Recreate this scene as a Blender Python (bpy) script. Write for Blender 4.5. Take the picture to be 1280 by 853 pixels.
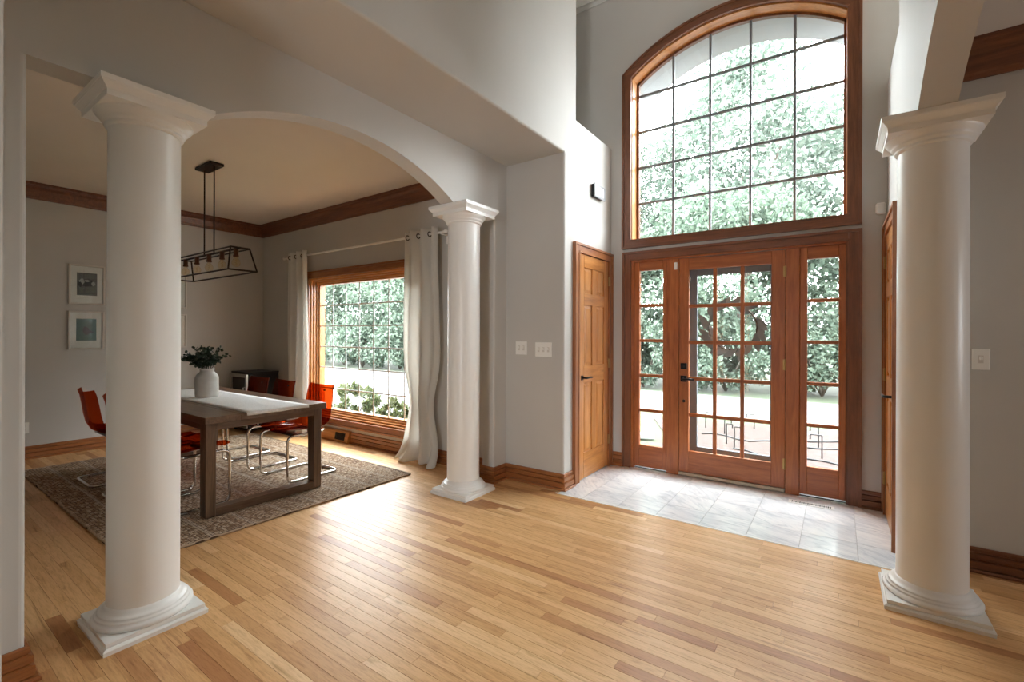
import bpy, math, random
from mathutils import Matrix, Vector
for o in list(bpy.data.objects): bpy.data.objects.remove(o)
sc = bpy.context.scene
col = sc.collection
random.seed(7)

# ------------------------------------------------------------------ camera, sky, exposure
CAM_H, YAW, ROLL, FPX = 1.35, -0.6129, 0.0033, 579.05
cam = bpy.data.objects.new('camera', bpy.data.cameras.new('camera')); col.objects.link(cam)
cam.data.sensor_width = 36.0; cam.data.sensor_fit = 'HORIZONTAL'
cam.data.lens = 36.0 * FPX / 1280
cam.data.shift_y = -(426.5 - 418.63) / 1280
cam.data.clip_start = 0.02; cam.data.clip_end = 300
FW = Vector((math.sin(YAW), math.cos(YAW), 0)); R0 = Vector((math.cos(YAW), -math.sin(YAW), 0)); U0 = Vector((0, 0, 1))
CR = R0 * math.cos(ROLL) + U0 * math.sin(ROLL); CU = -R0 * math.sin(ROLL) + U0 * math.cos(ROLL)
cam.matrix_world = Matrix(((CR.x, CU.x, -FW.x, 0), (CR.y, CU.y, -FW.y, 0), (CR.z, CU.z, -FW.z, CAM_H), (0, 0, 0, 1)))
sc.camera = cam
world = bpy.data.worlds.new('overcast_sky'); sc.world = world; world.use_nodes = True
bgn = world.node_tree.nodes['Background']
bgn.inputs['Color'].default_value = (0.93, 0.97, 1.0, 1)
bgn.inputs['Strength'].default_value = 12.0
sc.view_settings.view_transform = 'Standard'; sc.view_settings.look = 'None'
sc.view_settings.gamma = 1.0; sc.view_settings.use_curve_mapping = False
sc.view_settings.exposure = 1.2
sc.cycles.max_bounces = 12; sc.cycles.diffuse_bounces = 6; sc.cycles.transparent_max_bounces = 32
sc.cycles.sample_clamp_indirect = 8.0
sc.cycles.caustics_reflective = False; sc.cycles.caustics_refractive = False

def portal(name, loc, rot, sx, sy):
    l = bpy.data.lights.new(name, 'AREA'); l.shape = 'RECTANGLE'; l.size = sx; l.size_y = sy
    l.cycles.is_portal = True
    o = bpy.data.objects.new(name, l); col.objects.link(o); o.location = loc; o.rotation_euler = rot
PI = math.pi
portal('sky_portal_entry', (-0.83, 4.9, 2.2), (-PI/2, 0, 0), 2.0, 4.4)
portal('sky_portal_dining', (-4.75, 3.8, 1.18), (-PI/2, 0, 0), 2.2, 1.9)
portal('sky_portal_rear', (1.25, -6.35, 1.15), (PI/2, 0, 0), 1.5, 2.2)

portal('sky_portal_study', (5.2, 3.0, 1.5), (0, PI/2, 0), .9, .7)

# ------------------------------------------------------------------ mesh helper
class MB:
    def __init__(s): s.v = []; s.f = []; s.sm = []
    def add(s, verts, faces, smooth=False):
        n = len(s.v); s.v += [tuple(p) for p in verts]
        for f in faces: s.f.append(tuple(i + n for i in f)); s.sm.append(smooth)
        return s
    def box(s, x0, x1, y0, y1, z0, z1):
        if x0 > x1: x0, x1 = x1, x0
        if y0 > y1: y0, y1 = y1, y0
        if z0 > z1: z0, z1 = z1, z0
        v = [(x0,y0,z0),(x1,y0,z0),(x1,y1,z0),(x0,y1,z0),(x0,y0,z1),(x1,y0,z1),(x1,y1,z1),(x0,y1,z1)]
        return s.add(v, [(0,3,2,1),(4,5,6,7),(0,1,5,4),(1,2,6,5),(2,3,7,6),(3,0,4,7)])
    def bbox(s, x0, x1, y0, y1, z0, z1, b=0.004):
        # box with chamfered edges
        if x0 > x1: x0, x1 = x1, x0
        if y0 > y1: y0, y1 = y1, y0
        if z0 > z1: z0, z1 = z1, z0
        b = min(b, (x1-x0)*.45, (y1-y0)*.45, (z1-z0)*.45)
        v = []; X = (x0,x1); Y = (y0,y1); Z = (z0,z1); idx = {}
        for i in (0,1):
            for j in (0,1):
                for k in (0,1):
                    sx, sy, sz = (1-2*i)*b, (1-2*j)*b, (1-2*k)*b
                    for a, p in enumerate(((X[i],Y[j]+sy,Z[k]+sz),(X[i]+sx,Y[j],Z[k]+sz),(X[i]+sx,Y[j]+sy,Z[k]))):
                        idx[(i,j,k,a)] = len(v); v.append(p)
        g = lambda i,j,k,a: idx[(i,j,k,a)]
        F = []
        for i in (0,1): F.append([g(i,0,0,0),g(i,1,0,0),g(i,1,1,0),g(i,0,1,0)][::1 if i else -1])
        for j in (0,1): F.append([g(0,j,0,1),g(0,j,1,1),g(1,j,1,1),g(1,j,0,1)][::1 if j else -1])
        for k in (0,1): F.append([g(0,0,k,2),g(1,0,k,2),g(1,1,k,2),g(0,1,k,2)][::1 if k else -1])
        for j in (0,1):
            for k in (0,1): F.append([g(0,j,k,1),g(1,j,k,1),g(1,j,k,2),g(0,j,k,2)])
        for i in (0,1):
            for k in (0,1): F.append([g(i,0,k,0),g(i,1,k,0),g(i,1,k,2),g(i,0,k,2)])
        for i in (0,1):
            for j in (0,1): F.append([g(i,j,0,0),g(i,j,1,0),g(i,j,1,1),g(i,j,0,1)])
        for i in (0,1):
            for j in (0,1):
                for k in (0,1): F.append([g(i,j,k,0),g(i,j,k,1),g(i,j,k,2)])
        return s.add(v, F)
    def prism(s, poly, axis, a, b, smooth=False):
        # poly: list of 2d points in the other two axes order (x->(y,z), y->(x,z), z->(x,y))
        n = len(poly); v = []
        for t in (a, b):
            for (p, q) in poly:
                v.append({'x': (t,p,q), 'y': (p,t,q), 'z': (p,q,t)}[axis])
        F = [tuple(range(n))[::-1], tuple(range(n, 2*n))]
        s.add(v, F)
        base = len(s.v) - 2*n
        for i in range(n):
            j = (i+1) % n
            s.f.append((base+i, base+j, base+n+j, base+n+i)); s.sm.append(smooth)
        return s
    def lathe(s, prof, c=(0,0,0), seg=32, smooth=True):
        # prof: (r,z)
        v = []; F = []; n = len(prof)
        for (r, z) in prof:
            for k in range(seg):
                a = 2*PI*k/seg; v.append((c[0]+r*math.cos(a), c[1]+r*math.sin(a), c[2]+z))
        for i in range(n-1):
            for k in range(seg):
                k2 = (k+1) % seg
                F.append((i*seg+k, i*seg+k2, (i+1)*seg+k2, (i+1)*seg+k))
        s.add(v, F, smooth)
        base = len(s.v) - len(v)
        if prof[0][0] > 1e-5: s.f.append(tuple(base+k for k in range(seg))[::-1]); s.sm.append(False)
        if prof[-1][0] > 1e-5: s.f.append(tuple(base+(n-1)*seg+k for k in range(seg))); s.sm.append(False)
        return s
    def tube(s, path, r, seg=10, closed=False, smooth=True):
        P = [Vector(p) for p in path]; n = len(P); v = []; F = []
        rr = r if isinstance(r, (list, tuple)) else [r]*n
        up = None
        for i, p in enumerate(P):
            if closed: t = P[(i+1) % n] - P[i-1]
            else: t = P[min(i+1, n-1)] - P[max(i-1, 0)]
            t.normalize()
            if up is None:
                up = Vector((0,0,1)) if abs(t.z) < .9 else Vector((1,0,0))
            a = up - t*up.dot(t)
            if a.length < 1e-6: a = t.orthogonal()
            a.normalize(); up = a; b = t.cross(a)
            for k in range(seg):
                th = 2*PI*k/seg; v.append(p + (a*math.cos(th) + b*math.sin(th))*rr[i])
        m = n if closed else n-1
        for i in range(m):
            for k in range(seg):
                k2 = (k+1) % seg; j = (i+1) % n
                F.append((i*seg+k, j*seg+k, j*seg+k2, i*seg+k2))
        s.add(v, F, smooth); base = len(s.v) - len(v)
        if not closed:
            s.f.append(tuple(base+k for k in range(seg))); s.sm.append(False)
            s.f.append(tuple(base+(n-1)*seg+k for k in range(seg))[::-1]); s.sm.append(False)
        return s
    def sweep(s, prof, path):
        # mitred sweep of a 2d profile (out, z) along a horizontal polyline; 'out' points to the left of travel
        P = [Vector((p[0], p[1])) for p in path]; n = len(P); m = len(prof); v = []; F = []
        def nrm(a, b):
            d = (b-a).normalized(); return Vector((-d.y, d.x))
        for i in range(n):
            if i == 0: o = nrm(P[0], P[1])
            elif i == n-1: o = nrm(P[-2], P[-1])
            else:
                a = nrm(P[i-1], P[i]); b = nrm(P[i], P[i+1]); o = (a+b); o = o/ (1+a.dot(b))
            for (q, z) in prof: v.append((P[i].x + o.x*q, P[i].y + o.y*q, z))
        for i in range(n-1):
            for k in range(m):
                k2 = (k+1) % m
                F.append((i*m+k, (i+1)*m+k, (i+1)*m+k2, i*m+k2))
        F.append(tuple(range(m))[::-1]); F.append(tuple((n-1)*m+k for k in range(m)))
        return s.add(v, F)
    def arcband(s, cx, cz, r0, r1, a0, a1, y0, y1, n=28):
        # curved band in the xz plane between radii, from y0 to y1
        v = []; F = []
        for i in range(n+1):
            a = a0 + (a1-a0)*i/n
            for r in (r0, r1):
                for y in (y0, y1): v.append((cx + r*math.cos(a), y, cz + r*math.sin(a)))
        for i in range(n):
            b = 4*i; c = b+4
            F += [(b,b+1,c+1,c),(b+2,c+2,c+3,b+3),(b,c,c+2,b+2),(b+1,b+3,c+3,c+1)]
        F += [(0,2,3,1),(4*n,4*n+1,4*n+3,4*n+2)]
        return s.add(v, F)
    def mesh(s, name):
        me = bpy.data.meshes.new(name); me.from_pydata(s.v, [], s.f)
        me.polygons.foreach_set('use_smooth', s.sm); me.update()
        return me
    def build(s, name, mat, parent=None, loc=None, rz=0):
        me = s.mesh(name); me.materials.append(M[mat])
        o = bpy.data.objects.new(name, me); col.objects.link(o)
        if loc: o.location = loc
        if rz: o.rotation_euler.z = rz
        if parent: o.parent = parent
        return o
    def fixn(s):
        return s

def tag(o, label=None, cat=None, group=None, kind=None):
    if label: o['label'] = label
    if cat: o['category'] = cat
    if group: o['group'] = group
    if kind: o['kind'] = kind
    return o
def thing(name, label, cat, loc=(0,0,0), rz=0, group=None):
    o = bpy.data.objects.new(name, None); col.objects.link(o); o.location = loc; o.rotation_euler.z = rz
    o.empty_display_size = .1
    return tag(o, label, cat, group)
def struct_empty(name, label, cat, loc=(0,0,0)):
    o = thing(name, label, cat, loc); o['kind'] = 'structure'; return o
def struct(mb, name, mat, label, cat):
    return tag(mb.build(name, mat), label, cat, kind='structure')
def copy_tree(o, parent=None):
    c = o.copy(); col.objects.link(c); c.parent = parent
    for ch in list(o.children): copy_tree(ch, c)
    return c

def round_edges(o, pred, width=.018, seg=4):
    # soft plaster corner bead on chosen edges
    me = o.data; at = me.attributes.new('bevel_weight_edge', 'FLOAT', 'EDGE')
    at.data.foreach_set('value', [1.0 if pred(me.vertices[e.vertices[0]].co, me.vertices[e.vertices[1]].co) else 0.0 for e in me.edges])
    b = o.modifiers.new('bead', 'BEVEL'); b.limit_method = 'WEIGHT'; b.width = width; b.segments = seg; b.use_clamp_overlap = False
    return o
def near(a, b): return abs(a-b) < 1e-4
# ------------------------------------------------------------------ materials
M = {}
def new_mat(name):
    m = bpy.data.materials.new(name); m.use_nodes = True; M[name] = m
    nt = m.node_tree; return m, nt, nt.nodes['Principled BSDF']
def N(nt, typ, **kw):
    n = nt.nodes.new(typ)
    for k, v in kw.items(): setattr(n, k, v)
    return n
def ramp(nt, fac, stops):
    r = N(nt, 'ShaderNodeValToRGB'); e = r.color_ramp.elements
    e[0].position, e[0].color = stops[0][0], (*stops[0][1], 1); e[1].position, e[1].color = stops[-1][0], (*stops[-1][1], 1)
    for p, c in stops[1:-1]:
        x = e.new(p); x.color = (*c, 1)
    nt.links.new(fac, r.inputs['Fac']); return r
def mapping(nt, scale, coord='Object', loc=(0,0,0)):
    tc = N(nt, 'ShaderNodeTexCoord'); mp = N(nt, 'ShaderNodeMapping')
    mp.inputs['Scale'].default_value = scale; mp.inputs['Location'].default_value = loc
    nt.links.new(tc.outputs[coord], mp.inputs['Vector']); return mp
def noise(nt, vec, scale, detail=4, rough=.55, dist=0):
    n = N(nt, 'ShaderNodeTexNoise'); n.inputs['Scale'].default_value = scale; n.inputs['Detail'].default_value = detail
    n.inputs['Roughness'].default_value = rough; n.inputs['Distortion'].default_value = dist
    nt.links.new(vec, n.inputs['Vector']); return n
def bump(nt, h, bsdf, strength=.2, dist=.002):
    b = N(nt, 'ShaderNodeBump'); b.inputs['Strength'].default_value = strength; b.inputs['Distance'].default_value = dist
    nt.links.new(h, b.inputs['Height']); nt.links.new(b.outputs['Normal'], bsdf.inputs['Normal'])
def plain(name, c, rough=.5, metal=0, spec=.5, coat=0):
    m, nt, b = new_mat(name)
    b.inputs['Base Color'].default_value = (*c, 1); b.inputs['Roughness'].default_value = rough
    b.inputs['Metallic'].default_value = metal; b.inputs['Specular IOR Level'].default_value = spec
    b.inputs['Coat Weight'].default_value = coat
    return m
def painted(name, c, rough=.6, var=.03, bscale=220, bstr=.12):
    m, nt, b = new_mat(name)
    mp = mapping(nt, (1,1,1)); n1 = noise(nt, mp.outputs[0], 1.3, 3); n2 = noise(nt, mp.outputs[0], bscale, 3)
    lo = tuple(x*(1-var) for x in c); hi = tuple(min(1, x*(1+var)) for x in c)
    r = ramp(nt, n1.outputs['Fac'], [(.3, lo), (.7, hi)]); nt.links.new(r.outputs['Color'], b.inputs['Base Color'])
    b.inputs['Roughness'].default_value = rough; b.inputs['Specular IOR Level'].default_value = .35
    bump(nt, n2.outputs['Fac'], b, bstr, .001)
    return m
def wood(name, dark, mid, light, axis, rough=.35, scale=1.0, coat=.15):
    m, nt, b = new_mat(name)
    s = {'x': (1.2, 16, 16), 'y': (16, 1.2, 16), 'z': (16, 16, 1.2)}[axis]
    mp = mapping(nt, tuple(q*scale for q in s))
    n1 = noise(nt, mp.outputs[0], 1.6, 6, .6, .8); n2 = noise(nt, mp.outputs[0], 7, 4, .7, .3)
    mix = N(nt, 'ShaderNodeMath', operation='MULTIPLY_ADD'); mix.inputs[1].default_value = .35
    nt.links.new(n2.outputs['Fac'], mix.inputs[0])
    sc_ = N(nt, 'ShaderNodeMath', operation='MULTIPLY'); sc_.inputs[1].default_value = .65
    nt.links.new(n1.outputs['Fac'], sc_.inputs[0]); nt.links.new(sc_.outputs[0], mix.inputs[2])
    r = ramp(nt, mix.outputs[0], [(.30, dark), (.48, mid), (.68, light)]); nt.links.new(r.outputs['Color'], b.inputs['Base Color'])
    b.inputs['Roughness'].default_value = rough; b.inputs['Coat Weight'].default_value = coat; b.inputs['Coat Roughness'].default_value = .2
    bump(nt, mix.outputs[0], b, .12, .001)
    return m
painted('wall_paint', (.555, .540, .512), .62)
painted('ceiling_paint', (.72, .65, .58), .8, .02)
painted('loft_ceiling_paint', (.62, .60, .56), .8, .02)
plain('white_paint', (.86, .86, .84), .33)
plain('white_plastic', (.85, .84, .80), .4)
for ax in 'xyz':
    wood('trim_wood_'+ax, (.17,.052,.015), (.31,.108,.033), (.44,.172,.056), ax)
    wood('dark_trim_wood_'+ax, (.085,.028,.012), (.17,.060,.026), (.26,.095,.040), ax)
    wood('door_wood_'+ax, (.19,.048,.012), (.34,.098,.025), (.46,.150,.042), ax, .32)
    wood('honey_wood_'+ax, (.34,.125,.030), (.52,.215,.058), (.66,.310,.098), ax, .3)
    wood('table_wood_'+ax, (.055,.029,.015), (.120,.066,.037), (.20,.120,.070), ax, .32, 1.0, .05)
plain('black_metal', (.012,.012,.013), .35, .6)
plain('bronze_metal', (.030,.018,.012), .45, .7)
plain('brass', (.45,.30,.12), .35, 1)
plain('chrome', (.75,.74,.72), .12, 1)
plain('copper_socket', (.12,.055,.03), .4, .8)
plain('dark_gap', (.010,.009,.008), .8)
plain('storm_grey', (.16,.175,.20), .5)
plain('threshold_metal', (.50,.43,.33), .35, .6)
plain('steel', (.55,.54,.52), .3, 1)
plain('cooler_black', (.018,.020,.024), .4)
plain('cooler_glass', (.012,.012,.012), .08)
plain('white_mat', (.80,.79,.76), .7)
plain('frame_white', (.66,.63,.58), .5)
plain('photo_grey', (.11,.107,.10), .35)
plain('photo_teal', (.035,.105,.088), .35)
plain('photo_dark', (.018,.017,.018), .5)
plain('photo_light', (.42,.41,.39), .5)
plain('photo_amber', (.45,.24,.09), .4)
plain('hose_black', (.02,.02,.022), .6)
plain('spout_grey', (.30,.31,.32), .5)
plain('stucco', (.40,.41,.43), .9)
plain('grout', (.52,.52,.52), .9)
plain('wreath_leaf', (.26,.25,.24), .45)
plain('wreath_stem', (.08,.055,.035), .8)
plain('steel_vent', (.80,.79,.76), .4)
plain('grille_grey', (.85,.86,.88), .4)
plain('rug_backing', (.085,.048,.028), .95)
plain('muntin_grey', (.20,.215,.24), .5)
plain('face_grey', (.30,.31,.33), .3)

def glass_mat(name, tint=(1,1,1), refl=1.0):
    m = bpy.data.materials.new(name); m.use_nodes = True; M[name] = m; nt = m.node_tree; nt.nodes.clear()
    out = N(nt, 'ShaderNodeOutputMaterial'); mx = N(nt, 'ShaderNodeMixShader'); tr = N(nt, 'ShaderNodeBsdfTransparent'); gl = N(nt, 'ShaderNodeBsdfGlossy')
    tr.inputs['Color'].default_value = (*tint, 1); gl.inputs['Roughness'].default_value = .02
    lw = N(nt, 'ShaderNodeLayerWeight'); lw.inputs['Blend'].default_value = .5
    pw_ = N(nt, 'ShaderNodeMath', operation='POWER'); pw_.inputs[1].default_value = 5.0; nt.links.new(lw.outputs['Facing'], pw_.inputs[0])
    fr = N(nt, 'ShaderNodeMath', operation='MULTIPLY_ADD'); fr.inputs[1].default_value = .96; fr.inputs[2].default_value = .035; nt.links.new(pw_.outputs[0], fr.inputs[0])
    nt.links.new(fr.outputs[0], mx.inputs['Fac']); nt.links.new(tr.outputs[0], mx.inputs[1]); nt.links.new(gl.outputs[0], mx.inputs[2]); nt.links.new(mx.outputs[0], out.inputs[0])
glass_mat('window_glass', (.97,.985,.98)); glass_mat('bulb_glass', (1,.93,.80))
def amber():
    m = bpy.data.materials.new('amber_plastic'); m.use_nodes = True; M['amber_plastic'] = m; nt = m.node_tree
    b = nt.nodes['Principled BSDF']; out = nt.nodes['Material Output']
    b.inputs['Base Color'].default_value = (.16,.014,.004,1); b.inputs['Roughness'].default_value = .09
    tr = N(nt, 'ShaderNodeBsdfTransparent'); tr.inputs['Color'].default_value = (.78,.235,.055,1)
    mx = N(nt, 'ShaderNodeMixShader'); mx.inputs['Fac'].default_value = .24
    nt.links.new(tr.outputs[0], mx.inputs[1]); nt.links.new(b.outputs[0], mx.inputs[2]); nt.links.new(mx.outputs[0], out.inputs['Surface'])
amber()
def fabric():
    m, nt, b = new_mat('curtain_fabric'); out = nt.nodes['Material Output']
    b.inputs['Base Color'].default_value = (.88,.87,.84,1); b.inputs['Roughness'].default_value = .9
    mp = mapping(nt, (1,1,1)); n = noise(nt, mp.outputs[0], 400, 2); bump(nt, n.outputs['Fac'], b, .15, .001)
    tl = N(nt, 'ShaderNodeBsdfTranslucent'); tl.inputs['Color'].default_value = (.88,.87,.83,1)
    mx = N(nt, 'ShaderNodeMixShader'); mx.inputs['Fac'].default_value = .45
    nt.links.new(b.outputs[0], mx.inputs[1]); nt.links.new(tl.outputs[0], mx.inputs[2]); nt.links.new(mx.outputs[0], out.inputs['Surface'])
fabric()
def leaf(name, a, b_, trans=.35):
    m, nt, b = new_mat(name); out = nt.nodes['Material Output']
    g = N(nt, 'ShaderNodeNewGeometry'); r = ramp(nt, g.outputs['Random Per Island'], [(0, a), (1, b_)])
    nt.links.new(r.outputs['Color'], b.inputs['Base Color']); b.inputs['Roughness'].default_value = .55
    tl = N(nt, 'ShaderNodeBsdfTranslucent'); nt.links.new(r.outputs['Color'], tl.inputs['Color'])
    mx = N(nt, 'ShaderNodeMixShader'); mx.inputs['Fac'].default_value = trans
    nt.links.new(b.outputs[0], mx.inputs[1]); nt.links.new(tl.outputs[0], mx.inputs[2]); nt.links.new(mx.outputs[0], out.inputs['Surface'])
leaf('tree_leaf', (.066,.100,.072), (.140,.180,.132)); leaf('tree_leaf_pale', (.075,.11,.085), (.17,.20,.165)); leaf('shrub_leaf', (.035,.052,.018), (.105,.115,.045))
leaf('sprig_leaf', (.012,.030,.018), (.045,.075,.050), .1)
plain('bark', (.10,.08,.065), .9)

def floor_wood():
    m, nt, b = new_mat('oak_floor')
    at = N(nt, 'ShaderNodeAttribute', attribute_name='rnd')
    tc = N(nt, 'ShaderNodeTexCoord'); off = N(nt, 'ShaderNodeCombineXYZ')
    mu = N(nt, 'ShaderNodeMath', operation='MULTIPLY'); mu.inputs[1].default_value = 53.0
    nt.links.new(at.outputs['Fac'], mu.inputs[0])
    for k in range(3): nt.links.new(mu.outputs[0], off.inputs[k])
    ad = N(nt, 'ShaderNodeVectorMath', operation='ADD'); nt.links.new(tc.outputs['Object'], ad.inputs[0]); nt.links.new(off.outputs[0], ad.inputs[1])
    mp = N(nt, 'ShaderNodeMapping'); mp.inputs['Scale'].default_value = (2.2, 26, 26); nt.links.new(ad.outputs[0], mp.inputs['Vector'])
    n1 = noise(nt, mp.outputs[0], 1.1, 6, .62, 1.2); n2 = noise(nt, mp.outputs[0], 6, 4, .7, .4)
    base = ramp(nt, at.outputs['Fac'], [(0, (.46,.205,.080)), (.15, (.58,.305,.125)), (.5, (.72,.425,.190)), (.85, (.79,.495,.240)), (1, (.86,.59,.32))])
    base.color_ramp.interpolation = 'LINEAR'
    gr = ramp(nt, n1.outputs['Fac'], [(.29, (.60,.49,.38)), (.40, (.88,.83,.77)), (.52, (1,1,1)), (.62, (.96,.94,.92)), (.71, (.78,.69,.60))])
    g2 = ramp(nt, n2.outputs['Fac'], [(.32, (.80,.74,.68)), (.52, (1,1,1))])
    m1 = N(nt, 'ShaderNodeMix', data_type='RGBA', blend_type='MULTIPLY'); m1.inputs['Factor'].default_value = 1
    m2 = N(nt, 'ShaderNodeMix', data_type='RGBA', blend_type='MULTIPLY'); m2.inputs['Factor'].default_value = 1
    nt.links.new(base.outputs['Color'], m1.inputs['A']); nt.links.new(gr.outputs['Color'], m1.inputs['B'])
    nt.links.new(m1.outputs['Result'], m2.inputs['A']); nt.links.new(g2.outputs['Color'], m2.inputs['B'])
    nt.links.new(m2.outputs['Result'], b.inputs['Base Color'])
    b.inputs['Roughness'].default_value = .40; b.inputs['Specular IOR Level'].default_value = .34
    bump(nt, n1.outputs['Fac'], b, .05, .001)
floor_wood()
plain('floor_joint', (.28,.16,.07), .8)
def marble():
    m, nt, b = new_mat('marble')
    oi = N(nt, 'ShaderNodeObjectInfo'); tc = N(nt, 'ShaderNodeTexCoord')
    cb = N(nt, 'ShaderNodeCombineXYZ'); mu = N(nt, 'ShaderNodeMath', operation='MULTIPLY'); mu.inputs[1].default_value = 37
    nt.links.new(oi.outputs['Random'], mu.inputs[0])
    for k in range(3): nt.links.new(mu.outputs[0], cb.inputs[k])
    vr = N(nt, 'ShaderNodeVectorRotate', rotation_type='Z_AXIS'); nt.links.new(tc.outputs['Object'], vr.inputs['Vector'])
    m3 = N(nt, 'ShaderNodeMath', operation='MULTIPLY'); m3.inputs[1].default_value = 1.2; nt.links.new(oi.outputs['Random'], m3.inputs[0]); nt.links.new(m3.outputs[0], vr.inputs['Angle'])
    ad = N(nt, 'ShaderNodeVectorMath', operation='ADD'); nt.links.new(vr.outputs[0], ad.inputs[0]); nt.links.new(cb.outputs[0], ad.inputs[1])
    mp = N(nt, 'ShaderNodeMapping'); mp.inputs['Scale'].default_value = (2.5, 9, 4); nt.links.new(ad.outputs[0], mp.inputs['Vector'])
    n1 = noise(nt, mp.outputs[0], 1.2, 8, .65, 1.6); n2 = noise(nt, ad.outputs[0], 2.2, 4, .5, .6)
    r1 = ramp(nt, n1.outputs['Fac'], [(.28, (.50,.52,.56)), (.42, (.74,.75,.78)), (.54, (.88,.88,.89)), (.7, (.92,.92,.92))])
    r2 = ramp(nt, n2.outputs['Fac'], [(.3, (.80,.82,.85)), (.55, (1,1,1))])
    mx = N(nt, 'ShaderNodeMix', data_type='RGBA', blend_type='MULTIPLY'); mx.inputs['Factor'].default_value = 1
    nt.links.new(r1.outputs['Color'], mx.inputs['A']); nt.links.new(r2.outputs['Color'], mx.inputs['B']); nt.links.new(mx.outputs['Result'], b.inputs['Base Color'])
    b.inputs['Roughness'].default_value = .16
marble()
def rug_mat():
    m, nt, b = new_mat('jute_weave')
    g = N(nt, 'ShaderNodeNewGeometry'); mp = mapping(nt, (1,1,1)); big = noise(nt, mp.outputs[0], 1.6, 3); fine = noise(nt, mp.outputs[0], 160, 2, .7)
    a = N(nt, 'ShaderNodeMath', operation='MULTIPLY_ADD'); a.inputs[1].default_value = .5; nt.links.new(big.outputs['Fac'], a.inputs[0])
    h = N(nt, 'ShaderNodeMath', operation='MULTIPLY'); h.inputs[1].default_value = .55; nt.links.new(g.outputs['Random Per Island'], h.inputs[0]); nt.links.new(h.outputs[0], a.inputs[2])
    r = ramp(nt, a.outputs[0], [(.18, (.20,.118,.068)), (.40, (.34,.225,.140)), (.62, (.49,.365,.255)), (.82, (.62,.50,.37))])
    st = N(nt, 'ShaderNodeTexWave', wave_type='BANDS', bands_direction='Y', wave_profile='SIN'); st.inputs['Scale'].default_value = 1.25; st.inputs['Distortion'].default_value = .3
    nt.links.new(mp.outputs[0], st.inputs['Vector']); sr = ramp(nt, st.outputs['Fac'], [(.94, (0,0,0)), (.99, (.7,.7,.7))])
    mx = N(nt, 'ShaderNodeMix', data_type='RGBA'); nt.links.new(sr.outputs['Color'], mx.inputs['Factor']); nt.links.new(r.outputs['Color'], mx.inputs['A']); mx.inputs['B'].default_value = (.58,.48,.38,1)
    nt.links.new(mx.outputs['Result'], b.inputs['Base Color']); b.inputs['Roughness'].default_value = .9; b.inputs['Specular IOR Level'].default_value = .2
    bump(nt, fine.outputs['Fac'], b, .5, .003)
rug_mat()
def runner_mat():
    m, nt, b = new_mat('runner_cloth'); mp = mapping(nt, (1,1,1)); n = noise(nt, mp.outputs[0], 90, 4, .7)
    r = ramp(nt, n.outputs['Fac'], [(.3, (.72,.71,.70)), (.6, (.88,.87,.86))]); nt.links.new(r.outputs['Color'], b.inputs['Base Color']); b.inputs['Roughness'].default_value = .9; bump(nt, n.outputs['Fac'], b, .3, .002)
runner_mat()
def stoneware():
    m, nt, b = new_mat('stoneware'); mp = mapping(nt, (1,1,1)); n = noise(nt, mp.outputs[0], 9, 4)
    r = ramp(nt, n.outputs['Fac'], [(.3, (.58,.57,.54)), (.65, (.70,.69,.66))]); nt.links.new(r.outputs['Color'], b.inputs['Base Color']); b.inputs['Roughness'].default_value = .45
stoneware()
def ground(name, a, b_, c, scale):
    m, nt, b = new_mat(name); mp = mapping(nt, (1,1,1)); n = noise(nt, mp.outputs[0], scale, 6, .75)
    r = ramp(nt, n.outputs['Fac'], [(.3, a), (.5, b_), (.7, c)]); nt.links.new(r.outputs['Color'], b.inputs['Base Color']); b.inputs['Roughness'].default_value = .95; bump(nt, n.outputs['Fac'], b, .6, .03)
ground('mulch', (.018,.009,.007), (.042,.026,.022), (.072,.055,.050), 14)
ground('lawn', (.028,.040,.018), (.042,.056,.027), (.055,.068,.038), 9)
ground('driveway', (.12,.12,.122), (.13,.13,.132), (.14,.14,.142), 5)

# ------------------------------------------------------------------ main dimensions
YF = 4.58          # inner face of the entry wall
YD = 3.56          # inner face of the dining window wall
XL, XR = -1.95, 0.31
XA0, XA1 = -2.71, -2.57     # dining arch wall
XB0, XB1 = 0.31, 0.45       # study arch wall
XD = -7.1          # dining side wall
ZS = 2.945         # soffit
ZC = 4.93          # entry ceiling
ZD = 2.96          # dining ceiling
ZH = 2.43          # underside of the headers
YN = 0.245         # near wall of dining room
YS = 3.72          # study wall
RX_0, RX_1, RZ_1 = .6, 1.9, 2.2   # unseen opening added in the rear wall for fill light

# ------------------------------------------------------------------ walls
ARX, ARZ = -0.835, 2.81     # arch window centre
R_OUT, R_IN = 1.56, 1.47
HW_OUT, HW_IN = 0.985, 0.895
def arch_pts(r, hw, n=24):
    a = math.asin(hw / r); return [(ARX + r*math.sin(-a + 2*a*i/n), ARZ + r*math.cos(-a + 2*a*i/n)) for i in range(n+1)]
w = MB()
X0, X1 = -3.4, 1.6; Y0, Y1 = YF, YF + .20
DX0, DX1, DZ = -1.73, 0.07, 2.11
WX0, WX1, WZ = ARX-HW_IN, ARX+HW_IN, 2.32
w.box(X0, DX0, Y0, Y1, -.3, WZ); w.box(DX1, X1, Y0, Y1, -.3, WZ); w.box(DX0, DX1, Y0, Y1, DZ, WZ); w.box(DX0, DX1, Y0, Y1, -.3, -.02)
w.box(X0, WX0, Y0, Y1, WZ, ZC+.1); w.box(WX1, X1, Y0, Y1, WZ, ZC+.1)
ap = arch_pts(R_IN, HW_IN)
for i in range(len(ap)-1):
    w.prism([ap[i], ap[i+1], (ap[i+1][0], ZC+.1), (ap[i][0], ZC+.1)], 'y', Y0, Y1)
struct(w, 'wall_front', 'wall_paint', 'tall grey wall around the front door and the arched window', 'wall')

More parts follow.
